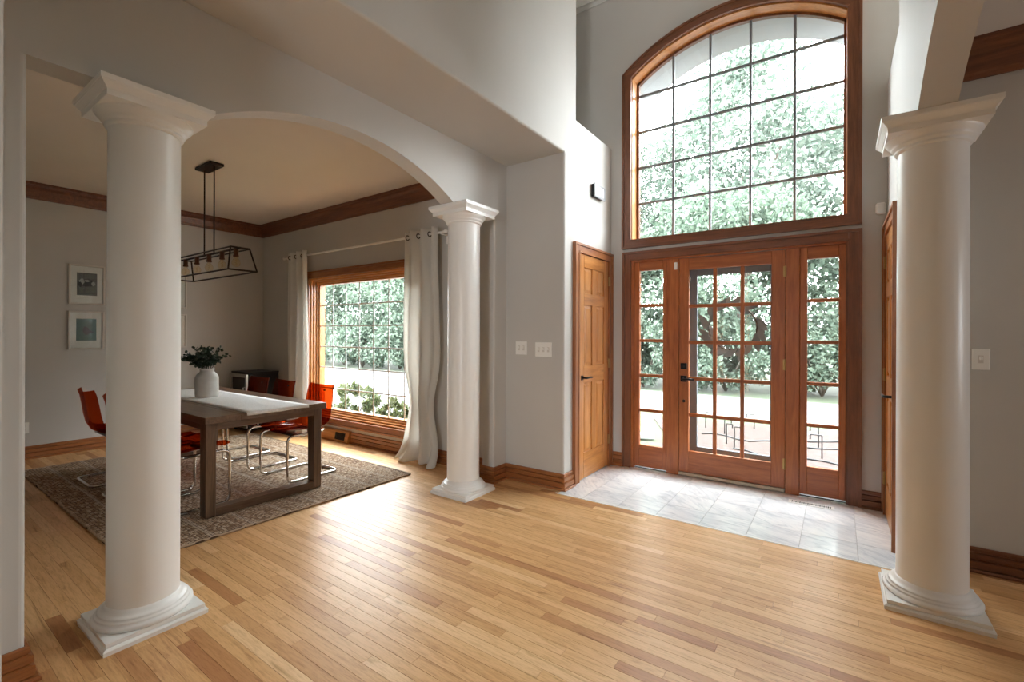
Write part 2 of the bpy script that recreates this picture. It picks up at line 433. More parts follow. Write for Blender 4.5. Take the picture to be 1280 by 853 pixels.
# dining window wall plus light-switch wall (one plane at YD)
GX0, GX1, GZ0, GZ1 = -5.84, -3.72, .27, 2.10
w = MB()
Y0, Y1 = YD, YD + .16
w.box(XD-.15, GX0, Y0, Y1, -.3, ZD+.15); w.box(GX1, -2.62, Y0, Y1, -.3, ZD+.15); w.box(GX0, GX1, Y0, Y1, GZ1, ZD+.15); w.box(GX0, GX1, Y0, Y1, -.3, GZ0)
struct(w, 'wall_dining_front', 'wall_paint', 'grey dining room wall with the wide wooden window and curtains', 'wall')
w = MB(); w.box(-2.62, XL, YD, YF, -.05, ZS); w.box(-2.62, XL, YD, YF, ZS, 3.30)
o_ = struct(w, 'wall_closet_left', 'wall_paint', 'grey closet wall block with light switches beside the six-panel door', 'wall')
round_edges(o_, lambda a, b: all(near(q.x, XL) and near(q.y, YD) and q.z < ZS+.001 for q in (a, b)) and abs(a.z-b.z) > 1)
w = MB(); w.box(XD-.15, XD, YN-.15, YD, -.3, ZD+.15)
struct(w, 'wall_dining_left', 'wall_paint', 'grey dining room wall that carries the framed pictures', 'wall')
w = MB(); w.box(XD-.15, XA0, YN-.15, YN, -.3, ZD+.15); w.box(XA0, XL, -6.2, YN, -.05, ZC+.1)
struct(w, 'wall_near', 'wall_paint', 'pale wall end at the edge of the dining opening', 'wall')
# arch wall: pilasters, header, arch, tall wall above the beam
def arch_wall(x0, x1, ya, yb, y_lo, y_hi, ztop, rise=.25):
    w = MB()
    c = (ya+yb)/2; h = (yb-ya)/2; r = (h*h+rise*rise)/(2*rise); zc = ZH + rise - r; n = 26
    for i in range(n):
        p = ya + (yb-ya)*i/n; q = ya + (yb-ya)*(i+1)/n
        zp = zc + math.sqrt(max(0, r*r-(p-c)**2)); zq = zc + math.sqrt(max(0, r*r-(q-c)**2))
        w.prism([(p, zp), (q, zq), (q, ztop), (p, ztop)], 'x', x0, x1)
    w.box(x0, x1, y_lo, ya, ZH, ztop); w.box(x0, x1, yb, y_hi, ZH, ztop)
    return w
w = arch_wall(XA0, XA1, 1.0, 2.82, YN, YD, ZS+.05)
w.box(XA0, XA1, YN, .385, -.05, ZH); w.box(XA0, XA1, 3.37, YD, -.05, ZH)
o_ = struct(w, 'wall_dining_arch', 'wall_paint', 'grey header wall with a shallow arch over the dining room opening', 'wall')
round_edges(o_, lambda a, b: abs(a.z-b.z) > 1 and any(near(a.y, q) for q in (.385, 3.37)) and near(a.y, b.y) and near(a.x, b.x))
w = MB(); w.box(XA1, XL-.14, YN, YD, ZS, ZS+.06); w.prism([(YN, ZS), (YD, ZS), (YD, 3.30), (3.78, 3.30), (3.78, ZC+.1), (YN, ZC+.1)], 'x', XL-.14, XL)
o_ = struct(w, 'wall_beam', 'wall_paint', 'tall wall above a flat soffit beam beside the entry', 'wall')
round_edges(o_, lambda a, b: (near(a.x, XL) and near(b.x, XL)) and ((near(a.z, ZS) and near(b.z, ZS)) or (near(a.y, 3.78) and near(b.y, 3.78) and abs(a.z-b.z) > 1)), .016)
w = arch_wall(XB0, XB1, 1.0, 2.92, -1.0, YS, ZC+.1)
w.box(XB0, XB1, -1.0, .385, -.05, ZH)
struct(w, 'wall_study_arch', 'wall_paint', 'bright wall with an arch springing from the single column', 'wall')
w = MB(); w.box(XR, XB1, YS, YF, -.05, 3.30); w.box(XB1, .85, YS, YF, -.05, 3.30); w.box(XR, XB1, YS, 3.76, 3.30, ZC+.1); w.box(.85, 5.2, YS, YS+.14, -.05, 3.3)
struct(w, 'wall_study', 'wall_paint', 'grey wall behind the single column with one light switch', 'wall')
w = MB(); w.box(XB1, 5.0, -1.1, -1.0, -.05, 3.15)  # unseen wall added to block light from the rear opening
struct(w, 'wall_study_light_block', 'wall_paint', 'plain grey unseen wall added to keep rear light out of the study', 'wall')
w = MB(); w.box(5.0, 5.15, -6.2, 2.7, -.05, ZC+.1); w.box(5.0, 5.15, 3.3, YS+.14, -.05, ZC+.1); w.box(5.0, 5.15, 2.7, 3.3, -.05, 1.1); w.box(5.0, 5.15, 2.7, 3.3, 1.9, ZC+.1)  # the gap is an unseen opening added to brighten the study
struct(w, 'wall_right', 'wall_paint', 'grey outer wall of the study with an unseen opening added for light', 'wall')
w = MB(); w.box(XL, RX_0, -6.3, -6.15, -.05, ZC+.1); w.box(RX_1, 5.15, -6.3, -6.15, -.05, ZC+.1); w.box(RX_0, RX_1, -6.3, -6.15, RZ_1, ZC+.1); w.box(RX_0, RX_1, -6.3, -6.15, -.05, .1)
struct(w, 'wall_back', 'wall_paint', 'grey rear wall with an unseen opening added for fill light', 'wall')
# ceilings
w = MB(); w.box(XD-.15, XA0, YN-.15, YD+.16, ZD, ZD+.12)
struct(w, 'ceiling_dining', 'ceiling_paint', 'cream dining room ceiling above the chandelier', 'ceiling')
w = MB(); w.box(-3.4, 5.15, -6.3, YF+.2, ZC, ZC+.12)
struct(w, 'ceiling', 'loft_ceiling_paint', 'high flat ceiling over the entry', 'ceiling')
w = MB(); w.box(XB1, 5.15, -1.0, YS+.14, 3.03, 3.15)
struct(w, 'ceiling_study', 'ceiling_paint', 'pale study ceiling seen past the arch', 'ceiling')
w = MB(); w.box(-3.4, -3.25, YD+.16, YF+.2, -.05, ZC); w.box(-3.4, XL-.14, 3.64, 3.78, 3.3, ZC); w.box(-3.25, -2.62, YD+.16, YF, 3.2, 3.3)
struct(w, 'wall_loft', 'wall_paint', 'grey wall of the open ledge above the closet', 'wall')
w = MB(); w.sweep([(0, ZC), (0, ZC-.045), (.012, ZC-.05), (.03, ZC-.02), (.03, ZC)], [(XL+.0, YF), (-3.2, YF)])
for v in range(len(w.v)): w.v[v] = (w.v[v][0], 2*YF - w.v[v][1] if w.v[v][1] > YF else w.v[v][1], w.v[v][2])
struct(w, 'trim_1', 'wall_paint', 'thin painted moulding under the high entry ceiling', 'trim')

# ------------------------------------------------------------------ floor: strip boards and marble tiles
YT = 3.46
w = MB(); w.box(XD-.15, 5.15, -6.3, YF+.05, -.10, -.0125)
floor = struct(w, 'floor', 'floor_joint', 'narrow honey oak strip floor with a marble entry', 'floor')
BW = .057
def proj(x, y, z):
    d = Vector((x, y, z - CAM_H)); dz = d.dot(FW)
    if dz < .15: return None
    return 640 + FPX*d.dot(CR)/dz, 418.63 - FPX*d.dot(CU)/dz
def visible_area(x0, x1, y0, y1):
    n = max(2, int((x1-x0)/.08)); A = 0
    for i in range(n):
        a = x0 + (x1-x0)*i/n; b = x0 + (x1-x0)*(i+1)/n
        m = proj((a+b)/2, (y0+y1)/2, 0)
        if m is None or not (0 < m[0] < 1280 and 0 < m[1] < 853): continue
        P4 = [proj(a, y0, 0), proj(b, y0, 0), proj(b, y1, 0), proj(a, y1, 0)]
        if None in P4: continue
        s = 0
        for k in range(4): s += P4[k][0]*P4[(k+1) % 4][1] - P4[(k+1) % 4][0]*P4[k][1]
        cx, cy = (a+b)/2, (y0+y1)/2
        if -6.4 < cx < -3.4 and .98 < cy < 3.05: continue   # under the rug
        if cx < XA1 and cy < .40: continue
        A += abs(s)/2
    return A
rb = random.Random(11)
boards = []
y = -6.15; row = 0
while y < 4.0:
    y1 = y + BW
    lo = XD if y > YN else XL
    hi = 5.0
    if y1 <= YT + .001 or True:
        x = lo - rb.uniform(0, .8)
        while x < hi:
            L = min(rb.choice((.28,.36,.45,.55,.65,.8,.95,1.15)) * rb.uniform(.85, 1.15), 1.3)
            a, b = max(x, lo), min(x+L, hi); x += L
            if b - a < .03: continue
            yy1 = y1
            if y >= YS: continue
            # keep clear of the tile field
            if y1 > YT and y < YF:
                segs = []
                if a < XL - .0: segs.append((a, min(b, -1.95)))
                if b > XR: segs.append((max(a, XR), b))
                if y < YT and b > XL and a < XR: segs.append((max(a, XL), min(b, XR), YT))
            else: segs = [(a, b)]
            for sg in segs:
                e = sg[2] if len(sg) > 2 else y1
                if sg[1]-sg[0] > .02 and e-y > .006 and not (y > YD+.02 and sg[0] < 0): boards.append((sg[0], sg[1], y, e, rb.random()))
    y = y1; row += 1
def board_geo(mb, x0, x1, y0, y1):
    g = .0002; c = .0009; zt = 0.0; zb = -.012
    x0 += g; x1 -= g; y0 += g; y1 -= g
    v = [(x0,y0,zb),(x1,y0,zb),(x1,y1,zb),(x0,y1,zb),(x0,y0,zt-c),(x1,y0,zt-c),(x1,y1,zt-c),(x0,y1,zt-c),(x0+c,y0+c,zt),(x1-c,y0+c,zt),(x1-c,y1-c,zt),(x0+c,y1-c,zt)]
    F = [(8,9,10,11)]
    for k in range(4):
        j = (k+1) % 4; F += [(k, j, 4+j, 4+k), (4+k, 4+j, 8+j, 8+k)]
    mb.add(v, F)
areas = sorted(range(len(boards)), key=lambda i: -visible_area(*boards[i][:4]))
chosen = set(areas[:300])
def set_rnd(me, vals):
    at = me.attributes.new('rnd', 'FLOAT', 'POINT'); at.data.foreach_set('value', vals)
def tone(r):   # most boards mid-toned, a few much darker or paler
    if r < .07: return r/.07*.15
    if r > .93: return .85 + (r-.93)/.07*.15
    return .30 + (r-.07)/.86*.50
rest = MB(); rvals = []
for i, (a, b, c, d, r) in enumerate(boards):
    if i in chosen:
        m_ = MB(); board_geo(m_, a, b, c, d); o = m_.build('board', 'oak_floor', floor); set_rnd(o.data, [tone(r)]*12)
    else:
        board_geo(rest, a, b, c, d); rvals += [tone(r)]*12
o = rest.build('remaining_boards', 'oak_floor', floor); o['kind'] = 'stuff'; set_rnd(o.data, rvals)
# tiles
w = MB(); w.box(XL, XR, YT, YF+.05, -.0124, -.002); w.build('grout', 'grout', floor)
w = MB(); w.bbox(XL-.02, XR+.04, YT-.014, YT, -.012, .0035, .002); tag(w.build('threshold_strip', 'white_paint', floor), 'thin white metal strip along the marble edge')
xs = [.105 + .305*k for k in range(-7, 2)]
xs = [max(XL, min(XR, q)) for q in xs]; ys = [YT, 3.75, 4.055, 4.36, YF+.03]
for i in range(len(xs)-1):
    for j in range(4):
        if xs[i+1]-xs[i] < .02: continue
        cx, cy = (xs[i]+xs[i+1])/2, (ys[j]+ys[j+1])/2; hx, hy = (xs[i+1]-xs[i])/2-.0012, (ys[j+1]-ys[j])/2-.0012
        m_ = MB(); m_.bbox(-hx, hx, -hy, hy, -.010, .001, .0012); m_.build('tile', 'marble', floor, (cx, cy, 0))

# ------------------------------------------------------------------ baseboards, crown
BASE = [(0, 0), (0, .137), (.009, .137), (.013, .130), (.013, .112), (.007, .109), (.007, .105), (.020, .101), (.020, .074), (.010, .070), (.010, .064), (.025, .060), (.025, .024), (.018, .022), (.018, .018), (.034, .017), (.040, .010), (.040, 0)]
def base(name, path, mat, label):
    w = MB(); w.sweep(BASE, path); struct(w, name, mat, label, 'baseboard')
base('baseboard_dining_left', [(XD, YN), (XD, YD)][::-1] and [(XD, YD), (XD, YN)], 'trim_wood_y', 'wooden baseboard under the framed pictures')
base('baseboard_dining_front', [(XA0, YD), (-4.93, YD)], 'trim_wood_x', 'wooden baseboard under the dining window, curtain side')
base('baseboard_dining_corner', [(-5.50, YD), (XD+.04, YD)], 'trim_wood_x', 'wooden baseboard behind the drinks cooler')
base('baseboard_switch', [(XL, 3.72), (XL, YD), (XA1, YD), (XA1, 3.37), (XA0, 3.37), (XA0, YD-.045)], 'trim_wood_x', 'wooden baseboard stepping around the pilaster below the light switches')
base('baseboard_near', [(XA0, YN), (XA0, .385), (XA1, .385), (XA1, YN)], 'trim_wood_y', 'wooden baseboard wrapping the wall end at the dining opening')
base('baseboard_entry_left', [(-1.815, YF), (XL+.03, YF)], 'trim_wood_x', 'short wooden baseboard between closet door and sidelight')
base('baseboard_entry_right', [(XR, YF), (0.155, YF)], 'dark_trim_wood_x', 'short dark baseboard right of the entry sidelight')
base('baseboard_study', [(4.9, YS), (XB1-.1, YS)], 'dark_trim_wood_x', 'dark wooden baseboard below the single light switch')
CROWN = lambda zt, h, d: [(0, zt), (0, zt-h), (.014, zt-h), (.020, zt-h+.022), (.030, zt-h+.030), (d*.55, zt-h*.42), (d*.85, zt-.045), (d*.88, zt-.030), (d, zt-.026), (d, zt)]
w = MB(); w.sweep(CROWN(ZD, .165, .105), [(XA0, YD), (XD, YD), (XD, YN)])
struct(w, 'trim_2', 'dark_trim_wood_x', 'brown wooden crown moulding around the dining room ceiling', 'trim')
w = MB(); w.sweep(CROWN(3.03, .20, .11), [(4.9, YS), (XB1, YS)])
struct(w, 'trim_3', 'dark_trim_wood_x', 'brown wooden crown moulding in the study beyond the arch', 'trim')

# ------------------------------------------------------------------ arched window
win = struct_empty('window_1', 'large arched wooden window with a grid of panes above the front door', 'window', (ARX, YF, WZ))
def lp(mb):   # world to local of a parent at loc
    return mb
def build_in(mb, name, mat, parent):
    L = parent.location
    mb.v = [(a-L.x, b-L.y, c-L.z) for a, b, c in mb.v]
    return mb.build(name, mat, parent)
OX0, OX1, OZ0 = ARX-HW_OUT, ARX+HW_OUT, 2.235
zsp_o = ARZ + math.sqrt(R_OUT**2-HW_OUT**2); zsp_i = ARZ + math.sqrt(R_IN**2-HW_IN**2)
def casing_side(x0, x1, z0a, z0b, z1a, z1b, y0, y1):
    return [(x0, z0a), (x1, z0b), (x1, z1b), (x0, z1a)]
cy0, cy1 = YF-.028, YF
m_ = MB(); m_.prism([(OX0, OZ0), (WX0, WZ), (WX0, zsp_i), (OX0, zsp_o)], 'y', cy0, cy1); m_.box(OX0-.003, OX0+.018, cy0-.010, cy1, OZ0+.018, zsp_o-.002); m_.box(WX0-.014, WX0+.001, cy0-.006, cy1, WZ+.001, zsp_i); build_in(m_, 'side_casing', 'dark_trim_wood_z', win)
m_ = MB(); m_.prism([(OX1, OZ0), (WX1, WZ), (WX1, zsp_i), (OX1, zsp_o)], 'y', cy0, cy1); m_.box(OX1-.018, OX1+.003, cy0-.010, cy1, OZ0+.018, zsp_o-.002); m_.box(WX1-.001, WX1+.014, cy0-.006, cy1, WZ+.001, zsp_i); build_in(m_, 'side_casing', 'dark_trim_wood_z', win)
m_ = MB(); m_.prism([(OX0, OZ0), (OX1, OZ0), (WX1, WZ), (WX0, WZ)], 'y', cy0, cy1); m_.box(OX0-.004, OX1+.004, cy0-.0105, cy1, OZ0-.004, OZ0+.0175); m_.box(WX0-.002, WX1+.002, cy0-.0065, cy1, WZ-.014, WZ+.0008); build_in(m_, 'bottom_casing', 'dark_trim_wood_x', win)
def arc_angles(r, hw):
    a = math.asin(hw/r); return PI/2 - a, PI/2 + a
m_ = MB(); a0, a1 = arc_angles(R_IN, HW_IN); a0o, a1o = arc_angles(R_OUT, HW_OUT)
n = 30; vv = []; F = []
for i in range(n+1):
    ai = a0 + (a1-a0)*i/n; ao = a0o + (a1o-a0o)*i/n
    for (r, a) in ((R_IN, ai), (R_OUT, ao)):
        for yy in (cy0, cy1): vv.append((ARX+r*math.cos(a), yy, ARZ+r*math.sin(a)))
for i in range(n):
    b = 4*i; c = b+4; F += [(b,b+1,c+1,c),(b+2,c+2,c+3,b+3),(b,c,c+2,b+2)]
m_.add(vv, F); m_.arcband(ARX, ARZ, R_OUT-.018, R_OUT+.004, a0o, a1o, cy0-.010, cy1); m_.arcband(ARX, ARZ, R_IN, R_IN+.014, a0, a1, cy0-.006, cy1)
build_in(m_, 'arch_casing', 'dark_trim_wood_x', win)
JT = .016; GY = YF + .15
m_ = MB(); m_.box(WX0-.002, WX0+JT*.4, YF, GY+.04, WZ, zsp_i); m_.box(WX1-JT*.4, WX1+.002, YF, GY+.04, WZ, zsp_i); m_.box(WX0, WX1, YF, GY+.04, WZ-.002, WZ+.008)
build_in(m_, 'jamb', 'honey_wood_z', win)
m_ = MB(); m_.arcband(ARX, ARZ, R_IN-.012, R_IN+.002, a0, a1, YF, GY+.04); build_in(m_, 'arch_jamb', 'honey_wood_x', win)
SX0, SX1 = -1.70, 0.035; SZ0 = 2.345; RS = R_IN-.034
a0s, a1s = arc_angles(RS, (SX1-SX0)/2); zss = ARZ + RS*math.sin(a0s)
m_ = MB(); m_.box(WX0, SX0, GY-.022, GY+.022, WZ, zsp_i); m_.box(SX1, WX1, GY-.022, GY+.022, WZ, zsp_i); m_.box(SX0, SX1, GY-.022, GY+.022, WZ, SZ0)
m_.arcband(ARX, ARZ, RS, R_IN-.004, a0s-.02, a1s+.02, GY-.022, GY+.022); build_in(m_, 'sash', 'dark_trim_wood_z', win)
mx = [SX0 + .347*k for k in range(6)]; mz = [SZ0 + .374*k for k in range(5)]
def arch_z(x): return ARZ + math.sqrt(RS*RS - (x-ARX)**2)
for x in mx[1:5]:
    m_ = MB(); m_.bbox(x-.011, x+.011, GY-.014, GY+.014, SZ0, arch_z(x), .003); build_in(m_, 'muntin', 'muntin_grey', win)
for z in mz[1:]:
    m_ = MB(); m_.bbox(SX0, SX1, GY-.012, GY+.012, z-.011, z+.011, .003); build_in(m_, 'muntin', 'muntin_grey', win)
for i in range(5):
    for j in range(5):
        x0, x1, z0 = mx[i], mx[i+1], mz[j]; m_ = MB()
        if j < 4: m_.box(x0, x1, GY-.002, GY+.002, z0, mz[j+1])
        else:
            k = 6; poly = [(x0, z0), (x1, z0)] + [(x1-(x1-x0)*q/k, arch_z(x1-(x1-x0)*q/k)) for q in range(k+1)]
            m_.prism(poly, 'y', GY-.002, GY+.002)
        build_in(m_, 'pane', 'window_glass', win)
# curved eave outside above the window
m_ = MB(); aE0, aE1 = arc_angles(R_IN+.01, 1.05); m_.arcband(ARX, ARZ, R_IN+.01, R_IN+.22, aE0, aE1, YF+.20, YF+.62)
struct(m_, 'trim_4', 'stucco', 'pale curved eave outside the arched window', 'eave')

# ------------------------------------------------------------------ entry door unit
fr = struct_empty('trim_5', 'reddish wooden casing and posts framing the front door and sidelights', 'door frame', (ARX, YF, 0))
CX0, CX1, CZ = -1.815, 0.155, 2.197
def profile_casing_v(x0, x1, z0, z1, outer):
    m_ = MB(); e_ = .0012; m_.box(x0, x1, YF-.022, YF, z0+.002, z1-.0225)
    if outer < 0: m_.box(x0-e_, x0+.022, YF-.034, YF, z0+.0015, z1-.0222); m_.box(x1-.014, x1+e_, YF-.028, YF, z0+.0018, DZ-.001)
    else: m_.box(x1-.022, x1+e_, YF-.034, YF, z0+.0015, z1-.0222); m_.box(x0-e_, x0+.014, YF-.028, YF, z0+.0018, DZ-.001)
    return m_
build_in(profile_casing_v(CX0, DX0, 0, CZ, -1), 'side_casing', 'dark_trim_wood_z', fr)
build_in(profile_casing_v(DX1, CX1, 0, CZ, 1), 'side_casing', 'dark_trim_wood_z', fr)
m_ = MB(); m_.box(DX0+.001, DX1-.001, YF-.022, YF, DZ+.001, CZ-.0225); m_.box(CX0-.0012, CX1+.0012, YF-.034, YF, CZ-.022, CZ); m_.box(DX0-.01, DX1+.01, YF-.028, YF, DZ, DZ+.014); build_in(m_, 'head_casing', 'dark_trim_wood_x', fr)
m_ = MB(); m_.box(DX0, DX0+.028, YF-.004, YF+.17, 0, DZ); build_in(m_, 'jamb', 'door_wood_z', fr)
m_ = MB(); m_.box(DX1-.015, DX1, YF-.004, YF+.17, 0, DZ); build_in(m_, 'jamb', 'dark_trim_wood_z', fr)
m_ = MB(); m_.box(DX0+.028, DX1-.015, YF-.004, YF+.17, DZ-.018, DZ); build_in(m_, 'head_jamb', 'door_wood_x', fr)
m_ = MB(); m_.bbox(-1.372, -1.257, YF+.004, YF+.17, .0015, DZ-.018, .004); build_in(m_, 'post', 'door_wood_z', fr)
m_ = MB(); m_.bbox(-.365, -.262, YF+.004, YF+.17, .0015, DZ-.018, .004); build_in(m_, 'post', 'door_wood_z', fr)
m_ = MB(); m_.box(DX0+.028, DX1-.015, YF+.03, YF+.2, -.02, .006); build_in(m_, 'sill', 'dark_gap', fr)

def glazed(parent, x0, x1, z0, z1, gx0, gx1, gz0, gz1, nc, nr, y0, t, mw=.030):
    y1 = y0 + t
    m_ = MB(); m_.bbox(x0, gx0, y0, y1, z0, z1, .003); build_in(m_, 'stile', 'door_wood_z', parent)
    m_ = MB(); m_.bbox(gx1, x1, y0, y1, z0, z1, .003); build_in(m_, 'stile', 'door_wood_z', parent)
    m_ = MB(); m_.bbox(gx0, gx1, y0+.001, y1, z0, gz0, .003); build_in(m_, 'bottom_rail', 'door_wood_x', parent)
    m_ = MB(); m_.bbox(gx0, gx1, y0+.001, y1, gz1, z1, .003); build_in(m_, 'top_rail', 'door_wood_x', parent)
    pw, ph = (gx1-gx0)/nc, (gz1-gz0)/nr
    for i in range(1, nc):
        m_ = MB(); m_.bbox(gx0+pw*i-mw/2, gx0+pw*i+mw/2, y0+.006, y1-.006, gz0, gz1, .005); build_in(m_, 'muntin', 'door_wood_z', parent)
    for j in range(1, nr):
        m_ = MB(); m_.bbox(gx0, gx1, y0+.007, y1-.007, gz0+ph*j-mw/2, gz0+ph*j+mw/2, .005); build_in(m_, 'muntin', 'door_wood_x', parent)
    for i in range(nc):
        for j in range(nr):
            m_ = MB(); m_.box(gx0+pw*i, gx0+pw*(i+1), (y0+y1)/2-.002, (y0+y1)/2+.002, gz0+ph*j, gz0+ph*(j+1)); build_in(m_, 'pane', 'window_glass', parent)
sl = struct_empty('window_2', 'narrow five-pane wooden sidelight between closet corner and door latch', 'window', (-1.53, YF, 0))
glazed(sl, -1.702, -1.372, .022, DZ-.018, -1.648, -1.41, .238, 2.0, 1, 5, YF+.012, .042)
sr = struct_empty('window_3', 'narrow five-pane wooden sidelight beside the door hinges', 'window', (-.10, YF, 0))
glazed(sr, -.262, .055, .022, DZ-.018, -.209, .006, .255, 1.99, 1, 5, YF+.012, .042)
door = struct_empty('door_1', 'reddish wooden front door with fifteen glass panes', 'front door', (-.81, YF, 0))
glazed(door, -1.254, -.368, .040, 2.088, -1.165, -.472, .245, 1.975, 3, 5, YF+.010, .045, .032)
m_ = MB(); m_.bbox(-1.254, -.370, YF-.004, YF+.03, .010, .038, .003); tag(build_in(m_, 'threshold', 'threshold_metal', door), 'pale metal sweep along the door bottom')
m_ = MB(); m_.bbox(-1.236, -1.178, YF-.010, YF+.010, 1.025, 1.083, .004); db = build_in(m_, 'deadbolt', 'black_metal', door)
m_ = MB(); m_.bbox(-.006, .006, -.012, .0, -.012, .012, .002); o = m_.build('thumb_turn', 'black_metal', db); o.location = (-1.207+.81, -.010, 1.054)
m_ = MB(); m_.bbox(-1.236, -1.178, YF-.010, YF+.010, .905, .963, .004); lv = build_in(m_, 'lever_plate', 'black_metal', door)
m_ = MB(); m_.tube([(-1.207+.81, -.01, .934), (-1.207+.81, -.048, .934), (-1.195+.81, -.052, .934), (-1.10+.81, -.052, .934)], .009, 8); m_.build('lever', 'black_metal', lv)
m_ = MB(); m_.lathe([(0, 0), (.014, 0), (.014, .008), (0, .008)], seg=14); o = m_.build('cylinder_lock', 'black_metal', door); o.rotation_euler = (PI/2, 0, 0); o.location = (-1.207+.81, .012, .72)
def hinge(parent, x, y, z, ax=0):
    m_ = MB(); m_.lathe([(0, -.05), (.004, -.05), (.004, -.046), (.0075, -.046), (.0075, .046), (.004, .046), (.004, .05), (0, .05)], seg=10)
    if ax == 0: m_.box(-.018, .018, .003, .008, -.045, .045)
    else: m_.box(.003*ax, .008*ax, -.018, .018, -.045, .045)
    o = m_.build('hinge', 'brass', parent); o.location = (x - parent.location.x, y - parent.location.y, z - parent.location.z)
for z in (1.90, 1.10, .25): hinge(door, -.366, YF+.002, z)
m_ = MB(); m_.bbox(-.015, .015, -.012, .0, -.035, .035, .004)
tag(m_.build('door_sensor', 'white_plastic', loc=(-1.285, YF+.004, 2.02)), 'small white contact sensor at the latch corner of the front door', 'sensor')
# storm door outside
st = thing('storm_door', 'dark grey storm door outside the glazed front door', 'storm door', (-.81, YF+.165, 0))
y0, y1 = YF+.165, YF+.195
for (a, b, c, d, nm) in ((-1.25, -1.125, .01, 2.07, 'stile'), (-.497, -.372, .01, 2.07, 'stile')):
    m_ = MB(); m_.bbox(a, b, y0, y1, c, d, .003); build_in(m_, nm, 'storm_grey', st)
m_ = MB(); m_.bbox(-1.125, -.497, y0, y1, 1.93, 2.07, .003); build_in(m_, 'top_rail', 'storm_grey', st)
m_ = MB(); m_.bbox(-1.125, -.497, y0, y1, .01, .262, .003); build_in(m_, 'bottom_rail', 'storm_grey', st)
m_ = MB(); m_.box(-1.125, -.497, y0+.012, y0+.016, .262, 1.93); build_in(m_, 'pane', 'window_glass', st)
m_ = MB(); m_.bbox(-1.215, -1.165, y1, y1+.05, .86, 1.02, .004); build_in(m_, 'latch', 'black_metal', st)
# wreath
wr = thing('wreath', 'wreath of dark leathery leaves hanging on the front door', 'wreath', (-.80, YF+.10, 1.42))
m_ = MB(); m_.tube([(.205*math.cos(2*PI*i/28), .02*0, .205*math.sin(2*PI*i/28)) for i in range(28)], .008, 6, closed=True); m_.build('ring', 'wreath_stem', wr)
rw = random.Random(3)
def leaf_mesh(L, W, bend, n=5):
    m_ = MB(); v = []; F = []
    for i in range(n+1):
        t = i/n; wd = W*math.sin(PI*min(1, t*.92+.04))**.8; z = bend*t*t
        v += [(-wd/2, t*L, z+.10*wd), (0, t*L, z), (wd/2, t*L, z+.10*wd)]
    for i in range(n):
        b = 3*i; F += [(b, b+1, b+4, b+3), (b+1, b+2, b+5, b+4)]
    m_.add(v, F, True); return m_.mesh('leaf')
lms = [leaf_mesh(.135, .058, .02), leaf_mesh(.11, .048, -.02), leaf_mesh(.15, .055, .03)]
for me in lms: me.materials.append(M['wreath_leaf'])
for i in range(34):
    a = 2*PI*i/34 + rw.uniform(-.12, .12)
    if .7 < a < 1.05: continue
    o = bpy.data.objects.new('leaf', lms[i % 3]); col.objects.link(o); o.parent = wr
    loc = Vector((.200*math.cos(a), rw.uniform(-.03, .02), .200*math.sin(a)))
    rad = Vector((math.cos(a), 0, math.sin(a))); tan = Vector((math.sin(a), 0, -math.cos(a)))
    yv = (tan + rad*rw.choice((-.45, .35, .75, .5)) + Vector((0, rw.uniform(-.35, .1), 0))).normalized()
    zv = Vector((rw.uniform(-.5, .5), -1, rw.uniform(-.5, .5))); zv = (zv - yv*zv.dot(yv)).normalized(); xv = yv.cross(zv)
    o.matrix_local = Matrix(((xv.x, yv.x, zv.x, loc.x), (xv.y, yv.y, zv.y, loc.y), (xv.z, yv.z, zv.z, loc.z), (0, 0, 0, 1)))

